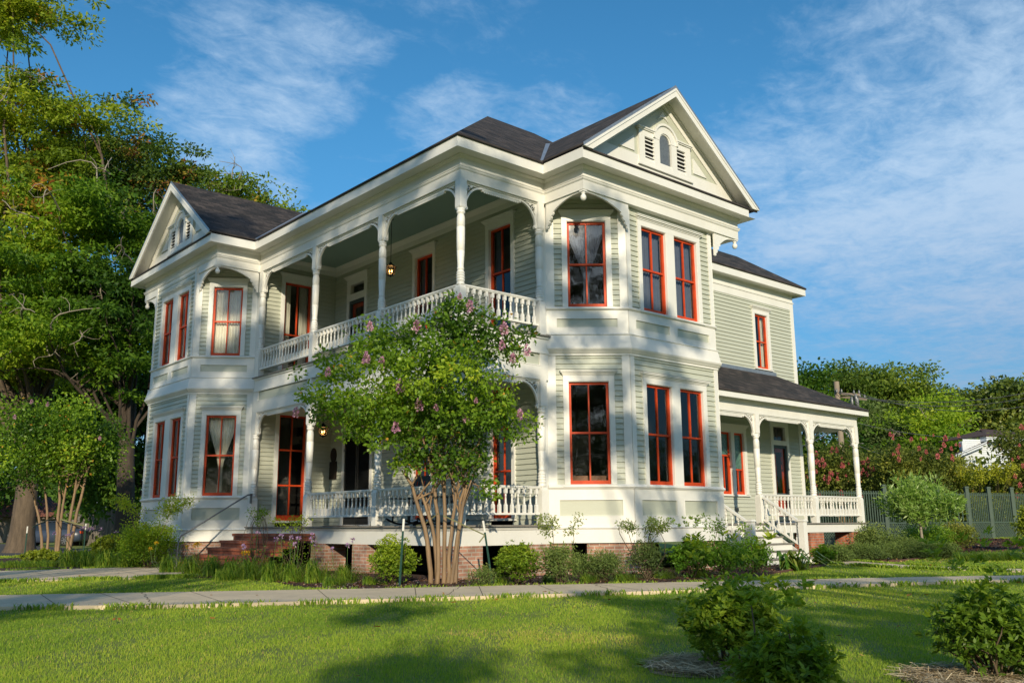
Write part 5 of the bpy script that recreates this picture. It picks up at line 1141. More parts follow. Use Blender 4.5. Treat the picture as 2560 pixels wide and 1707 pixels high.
def strapclump(label, px, d, w, h, n, seed, lm='strap', name='lily_clump', Lw=.012, group=None, flowers=0, fl='flower', fh=1.6, cat='plant', blobf=.05):
    rng = np.random.default_rng(200+seed); p = atcam(px, 1312, d); x, y = p.x, p.y; z = ground(x, y); T = empty(name, (x, y, z), label, cat, group)
    a = rng.uniform(0, 2*PI, n); r = np.sqrt(rng.random(n))*w*.30; out = rng.uniform(.3, 1.9, n); L = h*rng.uniform(.45, 1.2, n)
    bx, by = r*np.cos(a*1.7), r*np.sin(a*1.7); dx, dy = np.cos(a), np.sin(a); V = []
    for s_, (f, zz) in enumerate(((0, 0), (.22, .55), (.60, .90), (1.1, .72))):
        hw = Lw*(1, 1, .8, .08)[s_]/2; ox = bx+dx*out*L*f*.75; oy = by+dy*out*L*f*.75; oz = L*zz*np.clip(1-.45*out*f, .25, 1)
        V.append(np.stack([np.stack([ox-dy*hw, oy+dx*hw, oz], 1), np.stack([ox+dy*hw, oy-dx*hw, oz], 1)], 1))
    v = np.stack(V, 1).reshape(n, 8, 3); i = np.arange(n)[:, None]*8; f = np.concatenate([np.stack([i[:, 0]+k, i[:, 0]+k+1, i[:, 0]+k+3, i[:, 0]+k+2], 1) for k in (0, 2, 4)])
    rv = np.tile(np.clip(rng.random(n), 0, 1), 3); npmesh('leaves', v.reshape(-1, 3), f, LM[lm], rv, parent=T)
    if flowers:
        mb = MB(); fv = []; 
        for k in range(flowers):
            q = Vector((rng.uniform(-.4, .4)*w, rng.uniform(-.4, .4)*w, 0)); t = q+Vector((rng.normal()*.05, rng.normal()*.05, h*fh*rng.uniform(.75, 1.1))); mb.tube([q*.5, q.lerp(t, .5), t], .0045, 4, False)
            m = 22; dirs = unit(rng.normal(size=(m, 3))+np.array([0, 0, .6])); fv.append(leaves(np.array(t)+dirs*.012, dirs, np.full(m, blobf*1.1), np.full(m, blobf*.45), rng, 0))
        mb.build('flower_stalks', M['stemg'], T); fv = np.concatenate(fv); npmesh('blossoms', fv, quads(len(fv)//4), LM[fl], rng.random(len(fv)//4), parent=T)
    return T
M['stemg'] = mat('green_stem', (.09, .16, .04), .7, .2, 9)
for px, d, w, h, s, lab in ((930, 16.9, .5, .2, 80, 'low grassy plant left of the left green stake'), (1255, 16.6, .5, .2, 81, 'low grassy plant between the leaning stake and its azalea'), (1375, 16.8, .5, .22, 82, 'low grassy plant at the foot of the nandina'), (1745, 18.6, .6, .22, 83, 'low grassy plant before the open leggy shrub'), (840, 16.6, .7, .25, 84, 'low grassy plant beside the slim flowering clump'), (570, 19.2, .8, .3, 85, 'low grassy plant at the front edge below the daylilies')):
    strapclump(lab, px, d, w, h, 200, s, 'strap', 'grass_tuft', .009, 'grassy tufts edging the bed')
# in front of the porch and the right bay
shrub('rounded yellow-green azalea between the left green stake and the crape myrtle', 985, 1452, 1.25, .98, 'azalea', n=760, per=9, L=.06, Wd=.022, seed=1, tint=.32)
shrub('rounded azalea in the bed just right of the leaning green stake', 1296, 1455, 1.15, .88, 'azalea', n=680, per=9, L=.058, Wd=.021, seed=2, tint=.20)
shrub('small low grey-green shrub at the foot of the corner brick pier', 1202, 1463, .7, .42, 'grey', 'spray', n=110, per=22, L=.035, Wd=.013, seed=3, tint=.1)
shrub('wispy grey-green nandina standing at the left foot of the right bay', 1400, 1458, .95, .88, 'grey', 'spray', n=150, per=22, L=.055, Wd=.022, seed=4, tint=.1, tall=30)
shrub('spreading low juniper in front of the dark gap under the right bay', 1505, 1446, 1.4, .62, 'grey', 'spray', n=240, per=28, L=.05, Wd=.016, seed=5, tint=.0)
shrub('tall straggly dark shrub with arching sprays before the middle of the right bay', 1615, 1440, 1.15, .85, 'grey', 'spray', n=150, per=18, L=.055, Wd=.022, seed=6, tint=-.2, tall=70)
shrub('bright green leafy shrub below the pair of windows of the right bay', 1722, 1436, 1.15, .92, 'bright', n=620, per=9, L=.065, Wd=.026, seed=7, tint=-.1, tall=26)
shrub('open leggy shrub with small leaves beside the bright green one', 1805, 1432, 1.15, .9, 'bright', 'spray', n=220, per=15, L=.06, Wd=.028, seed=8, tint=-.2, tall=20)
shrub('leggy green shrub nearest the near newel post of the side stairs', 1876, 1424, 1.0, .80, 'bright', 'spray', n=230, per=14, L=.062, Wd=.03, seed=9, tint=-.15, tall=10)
strapclump('broad-leaved yellow-striped ginger clump at the foot of the side stairs', 1978, 21.4, .9, .55, 70, 1, 'varieg', 'ginger_clump', .10)
for px, d, w, s in ((1470, 16.9, .6, 2), (1560, 17.2, .75, 3), (1655, 18.2, .8, 4)):
    strapclump(['', '', 'low grassy tuft at the left front of the right bay bed', 'low grassy tuft before the straggly dark shrub', 'low grassy tuft before the bright green shrub'][s], px, d, w, .22, 260, s, 'strap', 'grass_tuft', .008, 'grassy tufts edging the bed')
# garlic and lilies left of the myrtle
for px, d, w, h, s, lab in ((870, 17.6, .55, .42, 10, 'slim clump with two tall purple flower stalks beside the left azalea'), (800, 17.8, .75, .50, 11, 'dark green strap-leaved clump left of the slim flowering clump'), (745, 18.2, .75, .48, 12, 'dense strap-leaved clump with purple flowers below the brick steps'),
                            (690, 18.6, .75, .48, 13, 'strap-leaved clump with purple flowers at the right end of the brick steps'), (640, 19.4, .8, .5, 14, 'strap-leaved clump in front of the middle of the brick steps')):
    strapclump(lab, px, d, w*1.1, h, 260, s, 'strap', 'garlic_clump', .011, 'strap-leaved clumps below the brick steps', 3 if s == 10 else (3 if s in (12, 13) else 2), 'flower', 1.7)
for px, d, s, lab in ((440, 22.6, 20, 'daylily clump beside the foot of the handrail, leftmost of its row'), (495, 21.6, 21, 'daylily clump with orange flowers in the middle of its row'), (550, 20.8, 22, 'daylily clump with orange flowers before the left end of the brick steps'), (600, 20.0, 23, 'daylily clump before the brick steps, rightmost of its row')):
    strapclump(lab, px, d, 1.0, .50, 230, s, 'strap', 'daylily_clump', .016, 'daylilies before the brick steps', 2, 'orange', 1.25, blobf=.05)
shrub('thin rose bush with loose sprays in front of the brick steps', 735, 1430, 1.3, .95, 'bright', 'spray', n=26, per=16, L=.05, Wd=.024, seed=24, tint=.1, tall=30, name='rose_bush')
shrub('thin upright rose bush at the top of the brick steps near the half post', 650, 1425, .9, 1.1, 'bright', 'spray', n=14, per=14, L=.05, Wd=.024, seed=25, tint=-.2, tall=26, name='rose_bush')
# left border
shrub('loose arching pale green shrub in front of the left bay', 375, 1412, 1.9, 1.35, 'leafy', 'spray', n=380, per=28, L=.06, Wd=.028, seed=30, tint=.25, tall=80, d=25.5)
shrub('yellow-green mounded shrub between the left crape myrtle and the left bay', 275, 1400, 1.6, .95, 'yellow', n=330, per=9, L=.10, Wd=.05, seed=31, tint=-.3, d=31)
shrub('low yellow-green hedge plant at the foot of the left crape myrtle', 110, 1400, 1.6, .50, 'yellow', n=260, per=9, L=.09, Wd=.04, seed=32, tint=-.25, d=30.5)
shrub('low yellow-green plant right of the left crape myrtle trunks', 175, 1400, 1.4, .45, 'yellow', n=200, per=9, L=.09, Wd=.04, seed=33, tint=-.3, d=30)
for px, d, s, lab in ((190, 28.2, 34, 'strap-leaved clump with purple flowers right of the tan trunks'), (235, 27.4, 35, 'strap-leaved clump with purple flowers in the middle of the left border'), (285, 26.6, 36, 'strap-leaved clump with orange lilies beside the path to the steps'), (330, 26, 37, 'strap-leaved clump in front of the loose pale shrub')):
    strapclump(lab, px, d, 1.2, .55, 380, s, 'strap', 'border_clump', .017, 'strap-leaved clumps of the left border', 5 if s < 36 else 4, 'flower' if s < 36 else 'orange', 1.9 if s < 36 else 1.3, blobf=.05)
for px, s in ((20, 38), (70, 39), (125, 40)):
    strapclump(['low grassy clump at the far left edge of the border', 'low grassy clump beside the leftmost green stake', 'low grassy clump below the tan trunks'][s-38], px, 28.5, 1.4, .24, 420, s, 'strap', 'grass_clump', .012, 'low grassy clumps of the left border')
# foreground azaleas
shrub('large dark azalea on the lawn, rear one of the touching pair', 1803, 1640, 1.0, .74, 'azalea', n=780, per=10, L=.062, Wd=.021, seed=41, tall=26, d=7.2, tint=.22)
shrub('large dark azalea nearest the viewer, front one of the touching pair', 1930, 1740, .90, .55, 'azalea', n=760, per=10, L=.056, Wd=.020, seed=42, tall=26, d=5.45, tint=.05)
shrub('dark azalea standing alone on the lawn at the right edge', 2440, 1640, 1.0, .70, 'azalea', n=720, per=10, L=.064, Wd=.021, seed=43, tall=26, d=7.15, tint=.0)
# right border
for i, (px, d, w, h) in enumerate(((2080, 26, 1.2, .5), (2140, 27.5, 1.6, .5), (2210, 28.5, 1.7, .48), (2280, 29, 1.7, .5), (2345, 29.5, 1.6, .5), (2250, 31.5, 1.8, .6))):
    shrub(['juniper beside the far newel post of the side stairs', 'low juniper below the middle pier of the side porch', 'low juniper below the end pier of the side porch', 'low juniper in front of the silvery ornamental tree', 'low juniper at the right end of its row, next to the grassy mass', 'taller juniper behind the others at the foot of the green fence'][i], px, 1400, w, h, 'grey', 'spray', n=200, per=24, L=.075, Wd=.022, seed=50+i, d=d, tint=-.05, name='juniper', group='junipers of the right border')
shrub('bright green rounded shrub at the foot of the side stairs, behind the far newel', 2052, 1400, .7, .55, 'bright', n=160, per=8, L=.09, Wd=.06, seed=57, d=24.0)
for i, (px, d) in enumerate(((2410, 27.5), (2450, 28), (2490, 28.5), (2520, 29))):
    strapclump(['grassy clump of liriope next to the junipers', 'second clump of liriope right of the junipers', 'third clump of liriope right of the junipers', 'clump of liriope at the right end of the border'][i], px, d, 1.2, .32, 420, 60+i, 'strap', 'liriope', .014, 'liriope of the right border')
q = atcam(2305, 1344, 33)
tree('ornamental_tree', 'small ornamental tree with silvery upright leaves in front of the green fence', 'tree', (q.x, q.y), 1.1, .05, [vb(a, b, c1, d1, 33, e) for a, b, c1, d1, e in [(2290, 1232, 34, 34, .7), (2275, 1270, 38, 34, .8), (2325, 1236, 34, 30, .7), (2362, 1240, 22, 26, .5), (2340, 1275, 30, 24, .6), (2300, 1295, 34, 26, .7)]], 230, 26, .30, .20, .045, 'pale', 'twig', seed=70, flat=.9, droop=-.4)
shrub('leafy bush behind the end pier of the side porch', 2185, 1345, 2.0, 1.1, 'grey', 'spray', n=200, per=22, L=.08, Wd=.035, seed=71, d=31, tint=.1)
shrub('yellow-green bush under the silvery ornamental tree', 2310, 1345, 2.4, 1.0, 'bright', 'spray', n=220, per=22, L=.08, Wd=.035, seed=72, d=35, tint=.1)
shrub('mixed bush growing against the open part of the fence', 2390, 1345, 1.8, 1.0, 'olive', 'spray', n=200, per=22, L=.08, Wd=.035, seed=73, d=36, tint=.2)
shrub('yellow vine-like shrub rising above the fence at the right', 2440, 1330, 2.2, 2.3, 'yellow', 'spray', n=150, per=20, L=.10, Wd=.05, seed=74, d=47, tint=-.1, tall=60)
shrub('yellow vine-like shrub above the right-hand fence panels', 2510, 1330, 2.4, 2.4, 'yellow', 'spray', n=170, per=20, L=.10, Wd=.05, seed=75, d=48, tint=-.1, tall=60)
shrub('golden green shrub at the right edge before the fence', 2578, 1370, 1.3, 1.7, 'yellow', 'spray', n=260, per=24, L=.09, Wd=.045, seed=76, d=34, tint=-.15)

# ================================================================== STEPS, RAILS, FURNITURE
t = empty('brick_steps', (-7.4, -.9, GZ), 'wide orange-red brick steps leading up to the front porch', 'steps')
def shifted(mb, T):
    l = T.location; mb.v = [(p[0]-l.x, p[1]-l.y, p[2]-l.z) for p in mb.v]; return mb
for k in range(5):
    y = -.52-.34*k; mb = MB(); x0, x1 = -9.15+0*k, -5.55
    brickbox(mb, x0+.03, x1-.03, y+.03, -.05-(.34*(k-1)+.47 if k else 0)+.0, -.17*(k+1)-.17, -.17*(k+1)-.075); brickbox(mb, x0, x1, y, -.05-(.34*(k-1)+.47 if k else 0), -.17*(k+1)-.073, -.17*(k+1))
    shifted(mb, t).build('step', M['brick3'], t)
t = empty('metal_handrail', (-9.2, -1.9, GZ), 'bent grey steel pipe handrail beside the brick steps', 'handrail')
mb = MB(); mb.tube([(-9.2, -1.93, GZ-.05), (-9.2, -1.93, -.62), (-9.2, -1.92, -.36), (-9.2, -1.86, -.22), (-9.2, -1.70, -.12), (-9.2, -.2, .79), (-9.2, -.1, .845), (-9.2, .02, .86)], .021, 8); shifted(mb, t).build('pipe', M['steel'], t)
mb = MB(); mb.box(-9.235, -9.165, -.03, .0, .62, .88); shifted(mb, t).build('wall_bracket', M['steel'], t)
# side stairs
t = empty('porch_stairs', (.2, 9.95, GZ), 'white wooden stairs with turned railings up to the side porch', 'stairs')
for k in range(6):
    x = -.48+.29*k; z = -.175*(k+1)
    mb = MB(); mb.box(x, x+.33, 8.92, 10.98, z-.03, z); shifted(mb, t).build('tread', M['plank'], t)
    mb = MB(); mb.box(x+.27, x+.295, 8.93, 10.97, max(z-.175, GZ), z-.032); shifted(mb, t).build('riser', M['white'], t)
mb = MB(); mb.box(-.45, 1.1, 10.93, 10.97, GZ, -.95)
for y in (8.72, 11.1):
    mb.plate(frame((-.48, y), (1.3, y)), [(.0, -.10), (.0, -.30), (1.22, GZ+.02), (1.28, GZ+.02), (1.28, GZ+.12)], -.02, .02)
shifted(mb, t).build('stringer', M['white'], t)
for y in (8.72, 11.1):
    mb = MB(); x = .66
    mb.box(x-.085, x+.085, y-.085, y+.085, GZ, .04); mb.box(x-.11, x+.11, y-.11, y+.11, .04, .07); mb.box(x-.095, x+.095, y-.095, y+.095, .07, .095); mb.box(x-.10, x+.10, y-.10, y+.10, GZ, GZ+.2)
    shifted(mb, t).build('newel_post', M['white2'], t)
    mb = MB(); a = Vector((-.54, y, .72)); b = Vector((.60, y, .02)); mb.bar(a, b, .085, .05); a2 = Vector((-.54, y, .10)); b2 = Vector((.60, y, -.60)); mb.bar(a2, b2, .07, .045)
    r = shifted(mb, t).build('stair_rail', M['white2'], t)
    for k in range(6):
        f = (k+.6)/6.2; p = a.lerp(b, f); q = a2.lerp(b2, f); mb = MB(); baluster(mb, p.x, p.y, q.z+.0, (1, 0), p.z-q.z-.02); bb = shifted(mb, t).build('baluster', M['white2'], r)
# lanterns
def lantern(x, y, zt, zc, label):
    T = empty('hanging_lantern', (x, y, zt), label, 'lantern', 'glowing lanterns hanging in the porches'); h0 = zt-.33
    mb = MB(); ch = MB(); ch.tube([(0, 0, zc-zt), (0, 0, .0)], .009, 5); ch.lathe((0, 0), [(.05, zc-zt-.03), (.05, zc-zt)], 10); ch.build('chain', M['iron'], T)
    mb.lathe((0, 0), [(.155, -.10), (.15, -.085), (.06, -.03), (.035, -.02), (.035, .01), (.015, .02)], 6); mb.lathe((0, 0), [(.075, -.345), (.085, -.335), (.085, -.32), (.075, -.315)], 6); mb.lathe((0, 0), [(.005, -.38), (.02, -.36), (.02, -.345)], 6)
    for k in range(6):
        a = 2*PI*k/6; mb.tube([(.08*math.cos(a), .08*math.sin(a), -.33), (.145*math.cos(a), .145*math.sin(a), -.09)], .008, 4)
    mb.build('cage', M['iron'], T); gl = MB(); gl.lathe((0, 0), [(.076, -.32), (.138, -.10)], 6, False); gl.build('lamp_glass', M['lampglass'], T)
    fm = MB()
    for dx, dy in ((-.025, -.02), (.03, .02)): fm.lathe((dx, dy), [(.004, -.25), (.014, -.235), (.012, -.21), (.002, -.18)], 8)
    fm.build('flame', M['flame'], T)
    ld = bpy.data.lights.new('lantern_light', 'POINT'); ld.energy = 4; ld.color = (1, .55, .2); ld.shadow_soft_size = .05; lo = bpy.data.objects.new('lantern_light', ld); COL.objects.link(lo); lo.location = (0, 0, -.21); lo.parent = T
lantern(-4.42, 1.2, 6.52, ZC2, 'black hexagonal lantern hanging from the upper porch ceiling'); lantern(-7.57, 1.2, 2.72, ZC1, 'black hexagonal lantern hanging from the lower porch ceiling')
# rocking chairs
def rocker(x, y, rz, label):
    T = empty('rocking_chair', (x, y, 0.0), label, 'rocking chair', 'black rocking chairs on the lower porch', rz); K = M['black']
    for s in (-1, 1):
        mb = MB(); pts = [(-.52+1.02*i/12, s*.27, .03+.12*((i/12-.45)*1.9)**2) for i in range(13)]
        for a, b in zip(pts, pts[1:]): mb.bar(a, b, .03, .04)
        mb.build('rocker', K, T)
        mb = MB(); mb.tube([(.30, s*.26, .07), (.28, s*.27, .62)], .02, 6); mb.build('leg', K, T); mb = MB(); mb.tube([(-.22, s*.25, .06), (-.25, s*.25, .45), (-.40, s*.25, 1.12)], .02, 6); mb.build('leg', K, T)
        mb = MB(); mb.box(-.28, .34, s*.28-.04, s*.28+.04, .61, .635); mb.build('armrest', K, T)
    mb = MB(); mb.box(-.25, .31, -.26, .26, .40, .43); mb.build('seat', K, T)
    mb = MB(); mb.bar((-.40, -.26, 1.10), (-.40, .26, 1.10), .03, .12); mb.bar((-.265, -.25, .52), (-.265, .25, .52), .03, .06)
    for k in range(6): yy = -.2+.08*k; mb.bar((-.27, yy, .52), (-.40, yy, 1.08), .015, .03, (0, 1, 0))
    mb.build('backrest', K, T)
rocker(-3.62, 1.35, -PI/2+.15, 'black wooden rocking chair seen through the lower railing, left one'); rocker(-2.35, 1.35, -PI/2-.15, 'black wooden rocking chair behind the crape myrtle trunks')
t = MB(); t.box(-.5, .5, -.28, .28, 0, .018); o = t.build('door_mat', mat('coir_mat', (.32, .15, .05), .95, .3, 30)); o.location = (-7.85, 2.0, .002); tag(o, 'orange-brown coir mat in front of the shuttered door', 'mat')
# stakes and straps
def stake(base, top, label, grp):
    T = empty('metal_stake', base, label, 'stake', grp); b = Vector(base); d = Vector(top)-b; mb = MB(); k = .82
    mb.bar((0, 0, -.1), d*k, .035, .012, (1, 0, 0)); mb.bar((0, 0, -.1), d*k, .010, .035, (1, 0, 0)); n = int(d.length*k/.055)
    for i in range(n): q = d*k*(i+.5)/n; mb.bar(q+Vector((0, -.022, 0)), q+Vector((0, .0, 0)), .010, .012)
    mb.build('post', M['stakeg'], T); mb = MB(); mb.bar(d*k, d, .037, .014, (1, 0, 0)); mb.bar(d*k, d, .012, .037, (1, 0, 0)); mb.build('white_tip', M['white'], T)
M['stakeg'] = mat('green_stake_paint', (.025, .085, .065), .6, .3, 14); M['strap'] = mat('faded_strap', (.19, .19, .09), .8, .2, 20)
def pxp(px, py, d): p = atcam(px, py, d); return (p.x, p.y, p.z)
T1b = (1.64, -.49, GZ); T1t = pxp(1207.5, 1301, 16.3); T2b = (.89, -1.96, GZ); T2t = pxp(1009.5, 1296, 16.15)
stake(T1b, T1t, 'leaning green metal stake with a white tip at the right of the crape myrtle', 'green stakes round the crape myrtles'); stake(T2b, T2t, 'upright green metal stake with a white tip at the left of the crape myrtle', 'green stakes round the crape myrtles')
def strap(pts, label, w=.022):
    mb = MB()
    for a, b in zip(pts, pts[1:]): mb.bar(a, b, .006, w)
    o = mb.build('tie_strap', M['strap']); tag(o, label, 'strap', 'tie straps of the crape myrtles')
kn = pxp(1212, 1337, 16.3); strap([pxp(1108, 1288, 16.7), kn, pxp(1198, 1355, 16.28)], 'faded strap tying the crape myrtle to the leaning stake'); strap([pxp(1095, 1283, 16.9), pxp(1064, 1308, 17.2), pxp(1040, 1314, 17.6)], 'slack faded strap hanging from the left side of the crape myrtle')
for px, by, ty, d, lab in ((68, 1398, 1315, 31.5, 'green stake with a white tip at the far left'), (214, 1380, 1308, 35.5, 'green stake with a white tip right of the left crape myrtle'), (176, 1380, 1309, 38, 'green stake with a white tip just behind the left crape myrtle')):
    a = atcam(px, 1320, d); stake((a.x, a.y, ground(a.x, a.y)), pxp(px+1, ty, d), lab, 'green stakes round the crape myrtles')
strap([pxp(150, 1297, 36.3), pxp(215, 1315, 35.5)], 'faded strap from the left crape myrtle to the stake on its right', .05); strap([pxp(135, 1292, 36.3), pxp(80, 1318, 31.6)], 'faded strap from the left crape myrtle to the stake on its left', .04)
# bed edging, small lights
def edging(pts, label, h=.06):
    mb = MB()
    for a, b in zip(pts, pts[1:]):
        za, zb = ground(*a), ground(*b); mb.bar((*a, za+h/2-.01), (*b, zb+h/2-.01), .045, h+.02)
    o = mb.build('bed_edging', mat('brown_edging', (.12, .055, .04), .9, .3, 12)); tag(o, label, 'edging')
edging([p for p in BED1[:-5] if p[0] > 1.5 and p[1] > 2.4], 'brown edging along the bed of the right bay'); edging([p for p in BED2[:-4] if p[1] > 12.4], 'brown edging along the right border')
for x, y, lab in ((1.35, -1.9, 'small black garden light beside the left stake'), (2.2, 12.6, 'small black garden light in the right border')):
    T = empty('garden_light', (x, y, ground(x, y)), lab, 'garden light'); mb = MB(); mb.lathe((0, 0), [(.012, 0), (.012, .07), (.035, .075), (.04, .11), (.03, .125)], 8); mb.build('lamp_head', M['iron'], T)

# ================================================================== BEYOND THE GARDEN
# green fence
M['fence'] = mat('grey_green_fence_paint', (.060, .095, .070), .7, .15, 4)
T = empty('green_fence', (0, 0, 0), 'grey-green picket fence with a lattice foot behind the right border', 'fence')
ends = [(1930, 35.2), (2217, 38.6), (2352, 41.3), (2424, 42.8), (2479, 44), (2537, 45.3), (2620, 47.2)]
P = [atcam(a, 1305, d) for a, d in ends]
for i, (a, b) in enumerate(zip(P, P[1:])):
    F = frame((a.x, a.y), (b.x, b.y)); zb = min(ground(a.x, a.y), ground(b.x, b.y)); L_ = F.L; mb = MB(); wide = (i == 2)
    n = int(L_/(.26 if wide else .118))
    for k in range(n): s = L_*(k+.5)/n; mb.fbox(F, s-.024, s+.024, -.012, .012, -.02, 1.20)
    mb.fbox(F, 0, L_, -.03, -.012, 1.08, 1.14); mb.fbox(F, 0, L_, -.035, .02, -.06, .0); mb.fbox(F, 0, L_, -.035, .02, -.76, -.70); mb.fbox(F, 0, L_, -.02, .012, zb, -.74)
    mb.build('picket_panel', M['fence'], T); mb = MB(); s = -.68
    while s < L_:
        for d0, o in ((1, .004), (-1, -.008)):
            a0, a1 = s, s+.66; z0, z1 = (-.70, -.04) if d0 > 0 else (-.04, -.70)
            c0, c1 = max(a0, 0), min(a1, L_)
            if c1 > c0:
                f0, f1 = (c0-a0)/.66, (c1-a0)/.66; mb.bar(F(c0, o, z0+(z1-z0)*f0), F(c1, o, z0+(z1-z0)*f1), .008, .034)
        s += .115
    mb.build('lattice', M['fence'], T)
for p in P:
    mb = MB(); F = frame((p.x, p.y), (p.x+.656, p.y+.755)); mb.fbox(F, -.07, .07, -.07, .07, ground(p.x, p.y)-.1, 1.38); mb.fbox(F, -.095, .095, -.095, .095, 1.38, 1.41); mb.fbox(F, -.075, .075, -.075, .075, 1.41, 1.45); mb.build('fence_post', M['fence'], T)
# utility pole
q = atcam(2118, 1300, 56); T = empty('utility_pole', (q.x, q.y, ground(q.x, q.y)), 'wooden utility pole with cross-arms above the side porch roof', 'utility pole'); z0 = ground(q.x, q.y)
M['pole'] = mat('weathered_pole', (.30, .24, .18), .9, .3, 3); M['wire'] = mat('grey_wire', (.12, .12, .13), .6)
mb = MB(); mb.tube([(0, 0, -.2), (0, 0, (1307-979)*56/FPX-z0)], [.19, .16], 10); mb.build('pole', M['pole'], T)
def rel(px, py, d): a = atcam(px, py, d); return Vector((a.x-q.x, a.y-q.y, a.z-z0))
mb = MB(); mb.bar(rel(2086, 983, 56), rel(2150, 987, 55.7), .12, .14); mb.bar(rel(2089, 990, 56.3), rel(2166, 998, 55.4), .12, .14); mb.build('crossarm', M['pole'], T)
mb = MB()
for px, py in ((2092, 981), (2104, 981), (2135, 984), (2148, 984), (2150, 993), (2162, 995)): a = rel(px, py, 55.7); mb.lathe((a.x, a.y), [(.05, 0), (.07, .08), (.05, .16), (.02, .22)], 6, z=a.z)
mb.build('insulators', M['steel'], T)
mb = MB()
for dx, dy in ((12, 18), (22, 12), (26, 20)): a = rel(2118+dx, 985+dy, 55.5); mb.lathe((a.x, a.y), [(.05, -.35), (.09, -.3), (.09, .2), (.03, .3)], 7, z=a.z)
mb.bar(rel(2121, 1003, 55.7), rel(2145, 997, 55.5), .05, .05); mb.build('cutout_fuses', M['steel'], T)
def wire(a, b, sag, n=14): return [a.lerp(b, i/n)-Vector((0, 0, sag*4*(i/n)*(1-i/n))) for i in range(n+1)]
for a, b, s in (((2092, 981, 55.7), (2700, 950, 50), .8), ((2104, 981, 55.7), (2700, 962, 50), .9), ((2148, 984, 55.7), (2700, 985, 50), .9), ((2118, 1050, 56), (2700, 1072, 50), .7), ((2118, 1100, 56), (2420, 1160, 64), .6), ((2118, 1050, 56), (1900, 1140, 50), .4)):
    mb = MB(); mb.tube(wire(rel(*a), rel(*b), s), .016, 4, False); mb.build('wire', M['wire'], T)
q2 = atcam(2165, 1300, 64); T = empty('street_lamp', (q2.x, q2.y, ground(q2.x, q2.y)), 'thin grey street lamp beyond the side porch', 'street lamp'); zz = ground(q2.x, q2.y)
mb = MB(); a = atcam(2146, 1108, 64)-Vector((q2.x, q2.y, zz)); b = atcam(2162, 1108, 64)-Vector((q2.x, q2.y, zz)); mb.tube([(a.x, a.y, 0), a], .06, 7); mb.build('pole', M['steel'], T); mb = MB(); mb.bar(a, b, .08, .06); mb.build('lamp_head', M['steel'], T)
# white house
D_ = 57; a = atcam(2417, 1200, D_); b = atcam(2640, 1200, D_+4); F = frame((a.x, a.y), (b.x, b.y)); W_ = empty('neighbouring_house', (a.x, a.y, 0), 'white clapboard house with a dark roof beyond the fence at the right', 'house'); gz = ground(a.x, a.y)
M['nsiding'] = mat('white_siding', (.62, .66, .70), .6, .08, 2)
def wb(mb, name, m): return shifted(mb, W_).build(name, m, W_)
ez = (1304-1128)*D_/FPX
mb = MB(); z = gz
while z < ez: clap(mb, F, 0, F.L, z, z+.18, [(3.2, 4.1, 2.2, 3.8)]); z += .18
mb.v = mb.v; FSd = frame(F(0, -.3, 0), F(0, 0, 0)); clap(mb, FSd, 0, .3, gz, ez); wb(mb, 'wall', M['nsiding'])
mb = MB(); mb.fbox(F, -.1, .12, -.03, .06, gz, ez); mb.fbox(F, 1.15, F.L, .0, .5, ez-.02, ez+.28); mb.fbox(F, 3.1, 4.2, .0, .05, 3.8, 3.95); wb(mb, 'trim', M['nsiding'])
mb = MB(); rplane(mb, [F(1.1, .55, ez+.30), F(F.L+.5, .55, ez+.30), F(F.L-2.0, -3.2, ez+1.1), F(4.4, -3.2, ez+1.1)]); rplane(mb, [F(1.1, .55, ez+.30), F(4.4, -3.2, ez+1.1), F(4.4, -3.3, ez+1.1), F(1.1, -3.4, ez+.3)]); rplane(mb, [F(-.9, .5, ez-.85), F(1.3, .5, ez-.05), F(1.3, -.3, ez-.05), F(-.9, -.3, ez-.85)]); wb(mb, 'roof', mat('brown_shingles', (.085, .045, .035), .9, .3, 5))
mb = MB(); mb.plate(F, [(-.95, ez-1.0), (1.15, ez-.25), (1.15, ez-.05), (-.95, ez-.80)], .45, .5); wb(mb, 'lower_fascia', M['nsiding'])
# shed, wooden fence, car
def camframe(px0, d0, px1, d1):
    a = atcam(px0, 1310, d0); b = atcam(px1, 1310, d1); return frame((a.x, a.y), (b.x, b.y)), a, b
F, a, b = camframe(-60, 78, 150, 80); T = empty('shed', (a.x, a.y, GZ), 'low weathered board shed with a rusty corrugated roof', 'shed')
M['oldwood'] = mat('weathered_boards', (.23, .20, .17), .9, .5, 1.5, .3, 20, stretch=(6, 6, .4)); M['rust'] = mat('rusty_corrugated_iron', (.27, .10, .065), .8, .5, 1.0, 0, 20, col2=(.12, .05, .04))
def pb(mb, name, m): return shifted(mb, T).build(name, m, T)
mb = MB(); s = 0
while s < F.L-.2: mb.fbox(F, s, s+.19, -.02, .012*(int(s*5) % 3), GZ, .92); s += .20
pb(mb, 'board_wall', M['oldwood'])
mb = MB(); n = int(F.L/.10)
rows = []
for (o, z) in ((.7, .86), (-3.2, 2.45)):
    rows.append([F(-.5+(F.L+1)*k/n, o, z+.03*(k % 2)) for k in range(n+1)])
mb.grid(rows, False); pb(mb, 'roof', M['rust'])
mb = MB()
for k in range(9): s = F.L*k/8; mb.fbox(F, s-.05, s+.05, .0, .65, .70, .80)
pb(mb, 'rafter_tails', M['oldwood'])
F, a, b = camframe(160, 63, 345, 58); T = empty('board_fence', (a.x, a.y, GZ), 'tall grey vertical board fence behind the parked car', 'fence')
rg = random.Random(8); mb = MB(); s = 0
while s < F.L: mb.fbox(F, s, s+.125, -.012, .012+.01*rg.random(), GZ, 1.02+.05*rg.random()); s += .14
pb(mb, 'boards', M['oldwood']); mb = MB(); mb.fbox(F, 0, F.L, -.06, -.02, -.6, -.5); mb.fbox(F, 0, F.L, -.06, -.02, .6, .7); pb(mb, 'rails', M['oldwood'])
